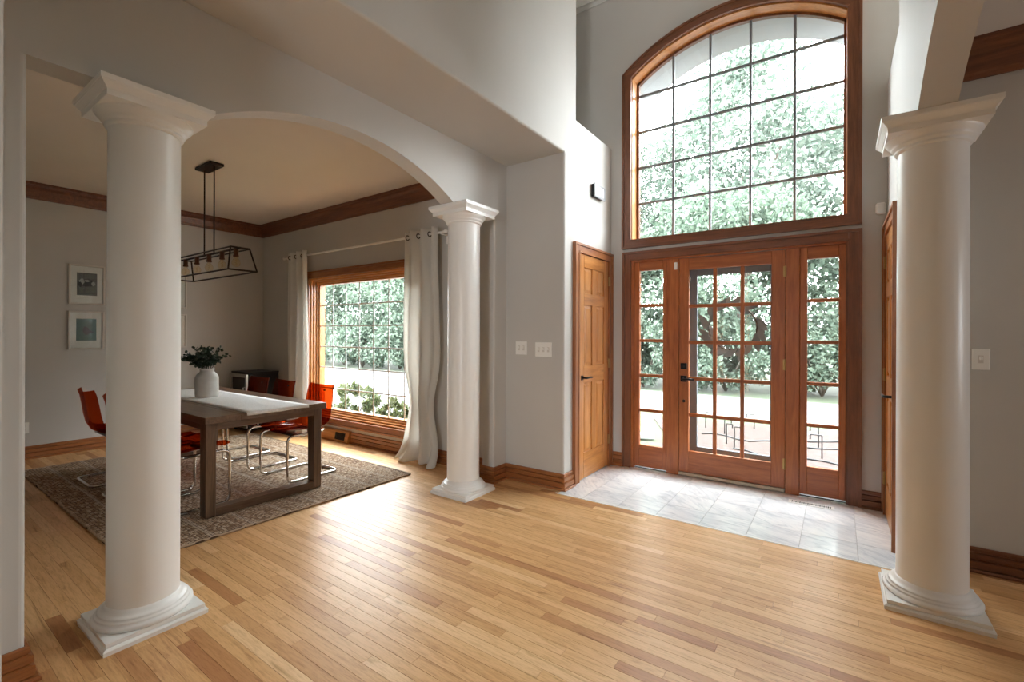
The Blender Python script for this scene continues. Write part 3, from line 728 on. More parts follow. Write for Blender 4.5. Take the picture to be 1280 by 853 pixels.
# ------------------------------------------------------------------ six-panel closet doors
def closet(name, label, x, s, y0, y1, far_hinge=True):
    # s = +1: faces +x (left wall), s = -1: faces -x (right wall)
    d = struct_empty(name, label, 'closet door', (x, (y0+y1)/2, 0))
    def bx(xa, xb, ya, yb, za, zb, nm, mt, b=.003):
        m_ = MB(); m_.bbox(x+s*xa, x+s*xb, ya, yb, za, zb, b); return build_in(m_, nm, mt, d)
    c0, c1, ct = y0-.095, y1+.088, 2.19
    e_ = .0012
    for (ya, yb, oy0, oy1) in ((c0, y0, c0-e_, c0+.02), (y1, c1, c1-.02, c1+e_)):
        m_ = MB(); m_.box(x, x+s*.022, ya, yb, .0015, ct-.0205); m_.box(x, x+s*.033, oy0, oy1, .0012, ct-.0203)
        m_.box(x, x+s*.027, *((yb-.016, yb+e_) if ya == c0 else (ya-e_, ya+.016)), .0013, 2.104); build_in(m_, 'side_casing', 'trim_wood_z', d)
    m_ = MB(); m_.box(x, x+s*.022, y0, y1, 2.1055, ct-.0205); m_.box(x, x+s*.033, c0-e_, c1+e_, ct-.02, ct); m_.box(x, x+s*.027, y0-.004, y1+.004, 2.1045, 2.12); build_in(m_, 'head_casing', 'trim_wood_y', d)
    # slab: stiles, rails, recessed panel field and raised panels
    W = y1-y0; st_ = .105; mid = .095
    bx(.001, .014, y0+.003, y0+st_, .012, 2.10, 'stile', 'honey_wood_z'); bx(.001, .014, y1-st_, y1-.003, .012, 2.10, 'stile', 'honey_wood_z')
    cyy = (y0+y1)/2; bx(.001, .0138, cyy-mid/2, cyy+mid/2, .25, 1.98, 'mullion', 'honey_wood_z')
    rails = [(.012, .25), (.90, 1.06), (1.63, 1.74), (1.98, 2.10)]
    for (a, b) in rails: bx(.001, .0142, y0+st_, y1-st_, a, b, 'rail', 'honey_wood_y')
    m_ = MB(); m_.box(x+s*.0005, x+s*.003, y0+st_, y1-st_, .2, 2.0); build_in(m_, 'panel_field', 'honey_wood_z', d)
    for (a, b) in ((.25, .90), (1.06, 1.63), (1.74, 1.98)):
        for (ya, yb) in ((y0+st_, cyy-mid/2), (cyy+mid/2, y1-st_)):
            g = .010; e = .034
            v = [(x+s*.003, ya+g, a+g), (x+s*.003, yb-g, a+g), (x+s*.003, yb-g, b-g), (x+s*.003, ya+g, b-g), (x+s*.0115, ya+e, a+e), (x+s*.0115, yb-e, a+e), (x+s*.0115, yb-e, b-e), (x+s*.0115, ya+e, b-e)]
            m_ = MB(); m_.add(v, [(4,5,6,7),(0,1,5,4),(1,2,6,5),(2,3,7,6),(3,0,4,7)]); build_in(m_, 'panel', 'honey_wood_z', d)
    m_ = MB(); m_.bbox(x+s*.014, x+s*.022, y0+.045, y0+.085, .93, .975, .004); pl = build_in(m_, 'lever_plate', 'black_metal', d)
    L = d.location
    m_ = MB(); m_.tube([(s*.02, y0+.065-L.y, .953), (s*.058, y0+.065-L.y, .953), (s*.064, y0+.075-L.y, .953), (s*.064, y0+.175-L.y, .953)], .009, 8); m_.build('lever', 'black_metal', pl)
    for z in (1.90, 1.06, .28): hinge(d, x+s*.020, y1+.002, z, s)
    return d
closet('door_2', 'honey-toned six-panel closet door beside the wall alarm box', XL, 1, 3.815, 4.477)
closet('door_3', 'six-panel closet door next to the single column', XR, -1, 3.815, 4.477)

# wall devices
bxm = thing('alarm_box', 'white and dark grey alarm box high on the closet wall', 'alarm box', (XL, 4.20, 2.75))
m_ = MB(); m_.bbox(0, .032, -.105, .115, -.060, .060, .004); m_.build('housing', 'cooler_black', bxm)
m_ = MB(); m_.bbox(.032, .042, -.115, .13, -.068, .068, .005); fc = m_.build('face_plate', 'face_grey', bxm)
m_ = MB(); m_.bbox(.042, .0435, -.06, .09, -.042, .042, .0005); m_.build('screen', 'white_plastic', fc)
def plate(name, label, loc, rz, w_, h_, toggles, kind='toggle'):
    t = thing(name, label, 'light switch' if kind != 'outlet' else 'outlet', loc, rz)
    m_ = MB(); m_.bbox(-w_/2, w_/2, -.006, 0, -h_/2, h_/2, .003); p = m_.build('cover_plate', 'white_plastic', t)
    for q in toggles:
        m_ = MB(); m_.bbox(q-.011, q+.011, -.0068, -.006, -.022, .022, .0005); s_ = m_.build('switch_recess', 'frame_white', t)
        m_ = MB()
        if kind == 'toggle': m_.bbox(q-.006, q+.006, -.018, -.0068, -.004, .016, .002)
        else: m_.bbox(q-.010, q+.010, -.009, -.0068, -.018, .018, .002)
        m_.build('toggle', 'white_plastic', s_)
    return t
plate('light_switch', 'two-toggle white switch plate nearer the pilaster', (-2.395, YD, 1.228), 0, .126, .122, (-.025, .025))
plate('light_switch', 'wide three-toggle white switch plate near the closet corner', (-2.156, YD, 1.218), 0, .172, .128, (-.05, 0, .05))
plate('light_switch', 'single white switch plate on the wall behind the lone column', (.671, YS, 1.218), 0, .074, .120, (0,))
plate('wall_outlet', 'white power outlet low on the picture wall', (XD, 1.05, .335), PI/2, .075, .118, (0,), 'outlet')
m_ = MB(); m_.bbox(-.035, .03, -.03, 0, -.045, .045, .012)
tag(m_.build('motion_sensor', 'white_plastic', loc=(.272, YF, 2.335)), 'small white motion sensor in the corner above the study-side closet door', 'sensor')

# floor register in the marble
rg = thing('floor_register', 'white slotted floor register set in the marble before the sidelight', 'vent', (-.172, 4.40, .001))
m_ = MB(); m_.bbox(-.155, .155, -.042, .042, 0, .003, .001); m_.build('plate', 'steel_vent', rg)
sm = MB(); sm.box(-.0038, .0038, -.020, .020, .003, .0036); sme = sm.mesh('slot'); sme.materials.append(M['dark_gap'])
for k in range(20):
    o = bpy.data.objects.new('slot', sme); col.objects.link(o); o.parent = rg; o.location = (-.128 + .0135*k, 0, 0)
# baseboard register under the dining window
rg = thing('baseboard_register', 'wooden baseboard air register with dark grille under the dining window', 'vent', (-5.215, YD, 0))
m_ = MB(); m_.prism([(0, 0), (-.062, 0), (-.066, .02), (-.040, .135), (0, .145)], 'x', -.285, .285); m_.build('housing', 'honey_wood_x', rg)
m_ = MB(); m_.prism([(-.058, .030), (-.064, .030), (-.047, .115), (-.040, .115)], 'x', .02, .22); g_ = m_.build('grille', 'dark_gap', rg)
for k in range(7):
    m_ = MB(); xx = .035 + .028*k; m_.prism([(-.060, .030), (-.067, .030), (-.050, .115), (-.043, .115)], 'x', xx-.003, xx+.003); m_.build('louvre', 'bronze_metal', g_)

# ------------------------------------------------------------------ columns
def column(label, x, y):
    t = thing('column', label, 'column', (x, y, 0), 0, 'white round columns')
    R = .1385
    m_ = MB(); m_.lathe([(R+.001, .100), (R+.001, .112), (R, .14), (R, 1.2), (R-.002, 2.20), (R-.002, 2.285), (R-.002, 2.31)], seg=56); m_.build('shaft', 'white_paint', t)
    m_ = MB(); m_.lathe([(.188, .046), (.192, .054), (.192, .062), (.186, .070), (.178, .072), (.180, .077), (.177, .084), (.168, .086), (.170, .090), (.166, .096), (.158, .098), (.152, .104), (.146, .112), (.1395, .122), (.137, .122)], seg=56)
    b = m_.build('base', 'white_paint', t)
    def slab(hw, z0, z1, hw2=None):
        hw2 = hw if hw2 is None else hw2
        v = [(-hw,-hw,z0),(hw,-hw,z0),(hw,hw,z0),(-hw,hw,z0),(-hw2,-hw2,z1),(hw2,-hw2,z1),(hw2,hw2,z1),(-hw2,hw2,z1)]
        return v, [(0,3,2,1),(4,5,6,7),(0,1,5,4),(1,2,6,5),(2,3,7,6),(3,0,4,7)]
    m_ = MB()
    for a in ((.196, .0, .018), (.198, .018, .026, .190), (.184, .026, .034, .186), (.186, .034, .046)): m_.add(*slab(*a))
    m_.build('plinth', 'white_paint', b)
    m_ = MB(); m_.lathe([(.136, 2.284), (.146, 2.288), (.150, 2.294), (.148, 2.300), (.146, 2.302), (.152, 2.306), (.160, 2.314), (.162, 2.318), (.160, 2.322), (.170, 2.328), (.182, 2.342), (.187, 2.350), (.187, 2.358), (.1, 2.358)], seg=56)
    c = m_.build('capital', 'white_paint', t)
    m_ = MB()
    for a in ((.188, 2.352, 2.378), (.190, 2.378, 2.384, .193), (.193, 2.384, 2.402, .208), (.210, 2.402, 2.408, .212), (.214, 2.408, ZH-.0005)): m_.add(*slab(*a))
    m_.build('abacus', 'white_paint', c)
column('white round column with square plinth standing beside the wall end and rug', -2.685, .795)
column('white round column standing between the curtained window and the light switches', -2.632, 3.02)
column('lone white round column standing beside the study-side closet door', .388, 3.13)

# ------------------------------------------------------------------ dining window
win = struct_empty('window_4', 'wide wooden dining window with thin white grilles behind curtains', 'window', ((GX0+GX1)/2, YD, GZ0))
def wb(x0, x1, y0, y1, z0, z1, nm, mt, b=.003):
    m_ = MB(); m_.bbox(x0, x1, y0, y1, z0, z1, b); return build_in(m_, nm, mt, win)
C = .088
for (x0, x1, s) in ((GX0-C, GX0, -1), (GX1, GX1+C, 1)):
    e_ = .0012
    m_ = MB(); m_.box(x0, x1, YD-.022, YD, GZ0-.065, GZ1+C-.0225); m_.box(*((x0-e_, x0+.02) if s < 0 else (x1-.02, x1+e_)), YD-.034, YD, GZ0-.0652, GZ1+C-.0222); m_.box(*((x1-.018, x1+e_) if s < 0 else (x0-e_, x0+.018)), YD-.028, YD, GZ0+.0012, GZ1-.001); build_in(m_, 'side_casing', 'trim_wood_z', win)
m_ = MB(); m_.box(GX0+.001, GX1-.001, YD-.022, YD, GZ1+.001, GZ1+C-.0225); m_.box(GX0-C-.0012, GX1+C+.0012, YD-.036, YD, GZ1+C-.022, GZ1+C); m_.box(GX0-.001, GX1+.001, YD-.028, YD, GZ1, GZ1+.016); build_in(m_, 'head_casing', 'trim_wood_x', win)
m_ = MB(); m_.box(GX0+.001, GX1-.001, YD-.022, YD, GZ0-.0655, GZ0-.001); m_.box(GX0-C-.0012, GX1+C+.0012, YD-.034, YD, GZ0-.087, GZ0-.066); m_.box(GX0-.001, GX1+.001, YD-.030, YD, GZ0-.016, GZ0+.001); build_in(m_, 'bottom_casing', 'trim_wood_x', win)
# stepped jambs
steps = [(.0, YD, YD+.16), (.022, YD+.030, YD+.16), (.045, YD+.058, YD+.16), (.068, YD+.080, YD+.16)]
m_ = MB()
for k, (d0, ya, yb) in enumerate(steps):
    d1 = d0 + .024
    m_.bbox(GX0+d0, GX0+d1, ya, yb, GZ0, GZ1, .003); m_.bbox(GX1-d1, GX1-d0, ya, yb, GZ0, GZ1, .003)
build_in(m_, 'jamb', 'honey_wood_z', win)
m_ = MB()
for k, (d0, ya, yb) in enumerate(steps):
    d1 = d0 + .024; ya += .0015
    m_.bbox(GX0, GX1, ya, yb, GZ1-d1, GZ1-d0, .003); m_.bbox(GX0, GX1, ya, yb, GZ0+d0, GZ0+d1, .003)
build_in(m_, 'sash', 'honey_wood_x', win)
gx0, gx1, gz0, gz1 = GX0+.088, GX1-.088, GZ0+.088, GZ1-.092; gy = YD+.10
nc, nr = 7, 6
pw, ph = (gx1-gx0)/nc, (gz1-gz0)/nr
for i in range(1, nc): wb(gx0+pw*i-.008, gx0+pw*i+.008, gy-.004, gy+.004, gz0, gz1, 'grille_bar', 'grille_grey', .002)
for j in range(1, nr): wb(gx0, gx1, gy-.0045, gy+.0035, gz0+ph*j-.008, gz0+ph*j+.008, 'grille_bar', 'grille_grey', .002)
for i in range(nc):
    for j in range(nr):
        m_ = MB(); m_.box(gx0+pw*i, gx0+pw*(i+1), gy+.005, gy+.008, gz0+ph*j, gz0+ph*(j+1)); build_in(m_, 'pane', 'window_glass', win)
# curtain rod, rings, curtains
YR, ZR = YD-.115, 2.392
rod = thing('curtain_rod', 'slim white curtain rod across the dining window', 'curtain rod', (-4.77, YR, ZR))
m_ = MB(); m_.tube([(-1.50, 0, 0), (1.50, 0, 0)], .0125, 12); m_.build('pole', 'white_paint', rod)
for s in (-1, 1):
    m_ = MB(); m_.tube([(s*1.50, 0, 0), (s*1.515, 0, 0), (s*1.53, 0, 0), (s*1.55, 0, 0)], [.013, .02, .02, .008], 12); m_.build('finial', 'white_paint', rod)
    m_ = MB(); m_.tube([(s*1.45, 0, -.012), (s*1.45, .10, -.012)], .007, 8); m_.bbox(s*1.45-.012, s*1.45+.012, .10, .115, -.10, .03, .003); m_.build('bracket', 'white_paint', rod)
def curtain(label, xc, wt, wb_, folds, z_top, puddle, twist=0, seed=1):
    rc = random.Random(seed)
    t = thing('curtain', label, 'curtain', (xc, YR, 0), 0)
    nx, nz = folds*14, 46; v = []; F = []
    ph0 = rc.uniform(0, 6); amps = [rc.uniform(.8, 1.2) for _ in range(nx+1)]
    for j in range(nz+1):
        tz = j/nz; z = .012 + (z_top-.012)*tz
        wd = wb_ + (wt-wb_)*tz**.7
        pinch = 1 - twist*math.exp(-((z-.62)/.30)**2)
        for i in range(nx+1):
            u = i/nx
            x = (u-.5)*wd*pinch + .02*math.sin(3*z+u*4)*(1-tz)
            a = .042*(.9+.25*math.sin(2.1*z+i*.07))*(1 if tz > .1 else 1)
            y = a*math.sin(2*PI*folds*u + ph0*0 + .35*math.sin(1.7*z)*(1-tz)) + twist*.05*math.exp(-((z-.62)/.25)**2)*math.sin(6*u)
            if tz < .10:
                k = (1-tz/.10); y -= puddle*k*k*(.8+.4*math.sin(9*u)); x *= 1+.10*k*k
                z2 = z*(1-.2*k) + .012*k*math.sin(20*u)**2
            else: z2 = z
            v.append((x, y, z2))
    for j in range(nz):
        for i in range(nx):
            b = j*(nx+1)+i; F.append((b, b+1, b+nx+2, b+nx+1))
    m_ = MB(); m_.add(v, F, True); p = m_.build('panel', 'curtain_fabric', t)
    so = p.modifiers.new('thick', 'SOLIDIFY'); so.thickness = .002
    for k in range(folds*2):
        u = (k+.5)/(folds*2); x = (u-.5)*wt
        m_ = MB(); m_.tube([(0, .024*math.cos(2*PI*q/16), .024*math.sin(2*PI*q/16)) for q in range(16)], .005, 6, closed=True)
        o = m_.build('grommet', 'bronze_metal', t); o.location = (x, 0, ZR)
    return t
curtain('white curtain panel gathered beside the column, pooling on the floor', -3.60, .50, .60, 3, 2.455, .10, .30, 5)
curtain('white curtain panel gathered near the room corner behind the chairs', -5.96, .46, .54, 3, 2.455, .03, 0, 2)

# ------------------------------------------------------------------ rug, table, runner, vase
rr = random.Random(4)
def wavy_rect(x0, x1, y0, y1, step=.05, amp=.006):
    P = []
    def edge(ax, ay, bx_, by):
        L = math.hypot(bx_-ax, by-ay); n = int(L/step)
        for i in range(n):
            t = i/n; P.append((ax+(bx_-ax)*t + rr.uniform(-amp, amp), ay+(by-ay)*t + rr.uniform(-amp, amp)))
    edge(x0,y0,x1,y0); edge(x1,y0,x1,y1); edge(x1,y1,x0,y1); edge(x0,y1,x0,y0); return P
RX0, RX1, RY0, RY1 = -6.47, -3.36, .93, 3.09
m_ = MB(); m_.prism([(a+4.9, b-2.0) for a, b in wavy_rect(RX0, RX1, RY0, RY1)], 'z', .001, .013)
rug = thing('area_rug', 'brown and beige woven jute rug under the dining table', 'rug', (-4.9, 2.0, 0))
m_.build('backing', 'rug_backing', rug)
nub = MB(); rnb = random.Random(15); V = []; F = []
py, px = .020, .019; nyr = int((RY1-RY0)/py); nxr = int((RX1-RX0)/px)
for j in range(nyr):
    for i in range(nxr):
        cx = RX0 + (i+.5)*px + (px/2 if j % 2 else 0)*.5 + 4.9 + rnb.uniform(-.002, .002); cy = RY0 + (j+.5)*py - 2.0 + rnb.uniform(-.002, .002)
        k = .38 if j % 2 else -.38; hy = py*.52; hx = px*.36; z0, z1 = .011, .0152 + rnb.uniform(-.001, .001)
        b = len(V)
        for (u, w_) in ((-1,-1),(1,-1),(1,1),(-1,1)): V.append((cx+u*hx+w_*k*hx, cy+w_*hy, z0))
        for (u, w_) in ((-1,-1),(1,-1),(1,1),(-1,1)): V.append((cx+u*hx*.55+w_*k*hx*.7, cy+w_*hy*.7, z1))
        F += [(b+4,b+5,b+6,b+7),(b,b+1,b+5,b+4),(b+1,b+2,b+6,b+5),(b+2,b+3,b+7,b+6),(b+3,b,b+4,b+7)]
nub.add(V, F); nub.build('weave', 'jute_weave', rug)['kind'] = 'stuff'
cord = MB(); P = wavy_rect(RX0, RX1, RY0, RY1, .03, .006)
cord.tube([(a+4.9, b-2.0, .010) for a, b in P], .0075, 5, closed=True); cord.build('bound_edge', 'jute_weave', rug)
ZT = .752; RZ = .0172
TX0, TX1, TY0, TY1 = -5.80, -3.66, 1.435, 2.385
tb = thing('dining_table', 'dark brown wooden dining table with open rectangular leg frames', 'table', ((TX0+TX1)/2, 1.91, RZ))
def tbx(x0, x1, y0, y1, z0, z1, nm, mt, b=.003):
    m_ = MB(); m_.bbox(x0, x1, y0, y1, z0, z1, b); return build_in(m_, nm, mt, tb)
top = bpy.data.objects.new('table_top', None); 
bpy.data.objects.remove(top)
pl = [TY0 + (TY1-TY0)*k/4 for k in range(5)]
tm = MB(); tm.box(TX0+.003, TX1-.003, TY0+.003, TY1-.003, ZT-.047, ZT-.003)
top = build_in(tm, 'table_top', 'table_wood_x', tb)
for k in range(4):
    m_ = MB(); m_.bbox(TX0, TX1, pl[k], pl[k+1], ZT-.05, ZT, .0025)
    L = tb.location; m_.v = [(a-L.x, b-L.y, c-L.z) for a, b, c in m_.v]; m_.build('plank', 'table_wood_x', top)
for (xa, xb) in ((-3.80, -3.705), (-5.79, -5.705)):
    for (ya, yb) in ((1.455, 1.525), (2.295, 2.365)): tbx(xa, xb, ya, yb, RZ, ZT-.052, 'leg', 'table_wood_z')
    tbx(xa, xb, 1.525, 2.295, RZ, RZ+.058, 'floor_bar', 'table_wood_y'); tbx(xa, xb, 1.525, 2.295, ZT-.105, ZT-.052, 'top_bar', 'table_wood_y')
for ya in (1.50, 2.30): tbx(-5.705, -3.80, ya-.012, ya+.012, ZT-.115, ZT-.052, 'apron', 'table_wood_x')
# runner
rn = MB(); nx = 40; v = []; F = []
ry0, ry1 = 1.715, 2.215
for i in range(nx+1):
    x = -5.70 + (TX1+.004+5.70)*i/nx
    for j in range(9): v.append((x+4.7, ry0+(ry1-ry0)*j/8-1.96, .0012+rr.uniform(0, .0012)))
for d in (.010, .022):
    for j in range(9): v.append((TX1+.007+4.7, ry0+(ry1-ry0)*j/8-1.96, -d + rr.uniform(-.003, .003)))
for i in range(nx+2):
    for j in range(8): b = i*9+j; F.append((b, b+1, b+10, b+9))
rn.add(v, F, True); o = rn.build('table_runner', 'runner_cloth', loc=(-4.7, 1.96, ZT)); o.modifiers.new('thick', 'SOLIDIFY').thickness = .0015
tag(o, 'white woven runner laid lengthwise along the dining table', 'table runner')
# vase
vs = MB(); vs.lathe([(0, 0), (.088, 0), (.094, .006), (.096, .03), (.096, .175), (.094, .19), (.082, .212), (.062, .232), (.056, .240), (.057, .256), (.061, .262), (.059, .268), (.052, .268), (.050, .24), (.055, .22), (.07, .20), (.07, .05), (0, .045)], seg=40)
tag(vs.build('vase', 'stoneware', loc=(-4.88, 1.925, ZT+.003)), 'pale stoneware jug vase standing on the white runner', 'vase')
sp = thing('eucalyptus_sprigs', 'dark green leafy sprigs standing in the stoneware vase', 'plant', (-4.88, 1.925, ZT+.06))
rs = random.Random(21); leaves = MB()
for k in range(24):
    a = rs.uniform(0, 2*PI); tilt = rs.uniform(.02, .62); L = rs.uniform(.17, .30)
    if k < 3: a = PI + .5 + .3*k; tilt = .85; L = .30
    pts = []; p = Vector((rs.uniform(-.02, .02), rs.uniform(-.02, .02), .02)); pts.append(p.copy()); p = Vector((math.cos(a)*.03, math.sin(a)*.03, .20)); pts.append(p.copy())
    d = Vector((math.cos(a)*math.sin(tilt), math.sin(a)*math.sin(tilt), math.cos(tilt)))
    n = 9
    for i in range(n):
        p = p + d*L*.75/n; d = (d + Vector((math.cos(a)*.04, math.sin(a)*.04, -.03))).normalized(); pts.append(p.copy())
        if i > 1:
            for s in range(4):
                dirv = Vector((rs.uniform(-1,1), rs.uniform(-1,1), rs.uniform(-.5,1))).normalized(); ll = rs.uniform(.026, .040); side = dirv.cross(Vector((rs.uniform(-1,1), rs.uniform(-1,1), rs.uniform(-1,1)))).normalized()*ll*.38
                q = p + Vector((rs.uniform(-.008,.008), rs.uniform(-.008,.008), rs.uniform(-.008,.008)))
                leaves.add([q, q+dirv*ll*.35+side, q+dirv*ll*.75+side*.8, q+dirv*ll, q+dirv*ll*.75-side*.8, q+dirv*ll*.35-side], [(0,1,2,3,4,5)])
    m_ = MB(); m_.tube(pts, .0022, 5); m_.build('stem', 'sprig_leaf', sp)
o = leaves.build('leaves', 'sprig_leaf', sp); o['kind'] = 'stuff'

# ------------------------------------------------------------------ chairs
def fillet(P, r, n=5):
    out = [Vector(P[0])]
    for i in range(1, len(P)-1):
        a, b, c = Vector(P[i-1]), Vector(P[i]), Vector(P[i+1])
        d1 = (a-b).normalized(); d2 = (c-b).normalized(); k = min(r, (a-b).length*.48, (c-b).length*.48)
        p0 = b+d1*k; p2 = b+d2*k
        for j in range(n+1):
            t = j/n; out.append(p0*(1-t)**2 + b*2*t*(1-t) + p2*t*t)
    out.append(Vector(P[-1])); return out
def make_chair():
    t = thing('dining_chair', '', 'chair', (0,0,0), 0, 'amber cantilever chairs around the dining table')
    prof = [(-.225, .436), (-.205, .452), (-.15, .452), (-.05, .438), (.06, .430), (.14, .436), (.195, .468), (.228, .53), (.245, .61), (.258, .70), (.272, .78), (.287, .825)]
    nx = 14; outer = []; 
    def surf(off):
        v = []
        for i, (y, z) in enumerate(prof):
            s = i/(len(prof)-1)
            w_ = .232 - .012*abs(s-.5)*2 if s < .6 else .232 - .03*(s-.6)/.4
            # normal in the yz plane
            a = prof[max(0, i-1)]; b = prof[min(len(prof)-1, i+1)]; ty, tz = b[0]-a[0], b[1]-a[1]; l = math.hypot(ty, tz); ny, nz = -tz/l, ty/l
            for k in range(nx+1):
                u = -1 + 2*k/nx; curl = .050*abs(u)**3.2
                v.append((u*w_*(1-.012*abs(u)**4), y + ny*(curl+off), z + nz*(curl+off)))
        return v
    A = surf(0); B = surf(-.006); n = len(prof); m_ = MB(); F = []; O = len(A)
    for i in range(n-1):
        for k in range(nx):
            b = i*(nx+1)+k; F += [(b, b+1, b+nx+2, b+nx+1), (O+b, O+b+nx+1, O+b+nx+2, O+b+1)]
    for k in range(nx): F += [(k, O+k, O+k+1, k+1), ((n-1)*(nx+1)+k, (n-1)*(nx+1)+k+1, O+(n-1)*(nx+1)+k+1, O+(n-1)*(nx+1)+k)]
    for i in range(n-1):
        b = i*(nx+1); F += [(b, b+nx+1, O+b+nx+1, O+b), (b+nx, O+b+nx, O+b+2*nx+1, b+2*nx+1)]
    m_.add(A+B, F, True); m_.build('seat_shell', 'amber_plastic', t)
    hw = .225; r = .0115; z0 = r
    P = [(-hw*.8, .14, .420), (-hw, .10, .420), (-hw, -.245, .420), (-hw, -.245, z0), (-hw, .265, z0), (hw, .265, z0), (hw, -.245, z0), (hw, -.245, .420), (hw, .10, .420), (hw*.8, .14, .420)]
    m_ = MB(); m_.tube(fillet(P, .06), r, 10); m_.build('frame', 'chrome', t)
    m_ = MB(); m_.bbox(-.19, .19, -.17, -.13, .405, .428, .003); m_.build('cross_bar', 'black_metal', t)
    m_ = MB(); m_.bbox(-.19, .19, .09, .13, .400, .424, .003); m_.build('cross_bar', 'black_metal', t)
    for sx in (-1, 1):
        m_ = MB(); m_.lathe([(0, .423), (.013, .423), (.013, .440), (0, .440)], (sx*.205, -.15, 0), 10); m_.build('bolt', 'chrome', t)
    m_ = MB(); m_.lathe([(0, 0), (.011, 0), (.011, .010), (0, .010)], seg=12); o = m_.build('painted_grip_hole', 'dark_gap', t); o.rotation_euler = (PI/2-.25, 0, 0); o.location = (0, .277, .770)  # dark disc stands in for the shaded grip hole in the backrest
    return t
proto = make_chair(); first = True
CH = [(-4.21, 2.452, .02, 'amber see-through chair at the window side, at the table end by the curtain'),
      (-4.90, 2.455, -.02, 'amber see-through chair at the window side, in the middle of the table'),
      (-5.46, 2.46, .0, 'amber see-through chair at the window side, beside the drinks cooler'),
      (-4.15, 1.465, PI+.02, 'amber see-through chair tucked under the table corner next to the column'),
      (-4.73, 1.44, PI, 'amber see-through chair mostly hidden behind the column by the wall end'),
      (-5.46, 1.44, PI+.0, 'amber see-through chair by the picture wall, back turned to the wall end')]
for (x, y, a, lb) in CH:
    o = proto if first else copy_tree(proto); first = False
    o.location = (x, y, RZ); o.rotation_euler.z = a; o['label'] = lb

# ------------------------------------------------------------------ chandelier
CHX, CHY = -4.93, 1.96
ch = thing('chandelier', 'dark bronze open-frame linear chandelier with five clear bulbs above the table', 'chandelier', (CHX, CHY, 2.108))
zt, zb = 0.0, 1.905-2.108
tx, ty, bx_, by_ = .622, .080, .672, .120
def bar(a, b, nm, r=.0075, par=ch):
    m_ = MB(); m_.tube([a, b], r, 4, smooth=False); return m_.build(nm, 'bronze_metal', par)
for s in (-1, 1):
    bar((-tx, s*ty, zt), (tx, s*ty, zt), 'top_rail'); bar((-bx_, s*by_, zb), (bx_, s*by_, zb), 'bottom_rail')
    bar((s*tx, -ty, zt), (s*tx, ty, zt), 'top_end_bar'); bar((s*bx_, -by_, zb), (s*bx_, by_, zb), 'bottom_end_bar')
    for q in (-1, 1): bar((s*tx, q*ty, zt), (s*bx_, q*by_, zb), 'corner_bar')
bar((-tx, 0, zt), (tx, 0, zt), 'center_bar', .010)
for s in (-1, 1):
    m_ = MB(); m_.tube([(s*.105, 0, 0), (s*.105, 0, ZD-2.108-.018)], .0065, 8); m_.build('down_rod', 'bronze_metal', ch)
m_ = MB(); m_.bbox(-.165, .165, -.062, .062, ZD-2.108-.028, ZD-2.108, .005); m_.build('ceiling_canopy', 'bronze_metal', ch)
for k in range(5):
    x = -.543 + .2715*k
    m_ = MB(); m_.lathe([(0, 0), (.020, 0), (.020, -.055), (.023, -.058), (.023, -.072), (.0, -.072)], (x, 0, 0), 16); s_ = m_.build('socket', 'copper_socket', ch)
    m_ = MB(); m_.lathe([(.012, -.072), (.016, -.085), (.026, -.098), (.034, -.115), (.036, -.130), (.031, -.148), (.018, -.160), (0, -.164)], (x, 0, 0), 18); b_ = m_.build('bulb', 'bulb_glass', s_)
    m_ = MB(); m_.tube([(x + .010*math.cos(q*1.6), .010*math.sin(q*1.6), -.095 - .0045*q) for q in range(12)], .0014, 4); m_.build('filament', 'brass', s_)

# ------------------------------------------------------------------ pictures
def picture(label, y0, y1, z0, z1, bg, blobs, group=None):
    t = thing('framed_picture', label, 'picture', (XD, (y0+y1)/2, (z0+z1)/2))
    w_, h_ = (y1-y0)/2, (z1-z0)/2; f = .018
    def bx(ya, yb, za, zb, x0, x1, nm, mt, par=t, b=.002):
        m_ = MB(); m_.bbox(x0, x1, ya, yb, za, zb, b); return m_.build(nm, mt, par)
    bx(-w_, -w_+f, -h_, h_, .001, .034, 'frame_side', 'frame_white'); bx(w_-f, w_, -h_, h_, .001, .034, 'frame_side', 'frame_white')
    bx(-w_+f, w_-f, h_-f, h_, .001, .034, 'frame_rail', 'frame_white'); bx(-w_+f, w_-f, -h_, -h_+f, .001, .034, 'frame_rail', 'frame_white')
    bx(-w_+f, w_-f, -h_+f, h_-f, .002, .016, 'mat', 'white_mat')
    p = bx(-w_*.56, w_*.56, -h_*.54, h_*.60, .016, .0175, 'print', bg, t, .0004)
    for (cy_, cz_, ry_, rz_, mt) in blobs:
        m_ = MB(); k = 18; m_.prism([(cy_+ry_*math.cos(2*PI*i/k)*(1+.15*math.sin(5*i)), cz_+rz_*math.sin(2*PI*i/k)*(1+.15*math.cos(3*i))) for i in range(k)], 'x', .0175, .0182 + .0001*len(p.children)); m_.build('printed_shape', mt, p)
    m_ = MB(); m_.box(.026, .028, -w_+f, w_-f, -h_+f, h_-f); m_.build('glazing', 'window_glass', t)
    return t
Z1, Z0 = (1.682, 2.135), (1.165, 1.605)
picture('white framed print of a black and white animal on grey', 1.392, 1.708, *Z1, 'photo_grey', [(-.0,.02,.070,.042,'photo_dark'), (-.045,.035,.022,.034,'photo_light'), (.035,.04,.024,.018,'photo_dark'), (-.06,.0,.016,.03,'photo_dark'), (.055,.015,.016,.026,'photo_light'), (.0,.045,.025,.012,'photo_light')])
picture('white framed print of a small dark figure on teal', 1.388, 1.702, *Z0, 'photo_teal', [(.0,-.01,.030,.045,'photo_dark'), (.02,-.02,.035,.018,'photo_dark'), (-.012,.02,.014,.024,'photo_dark'), (.05,-.02,.02,.006,'photo_dark')])
picture('white framed amber print partly behind the column, hung in the upper row', 2.225, 2.545, *Z1, 'photo_amber', [(0,0,.05,.07,'photo_grey')])
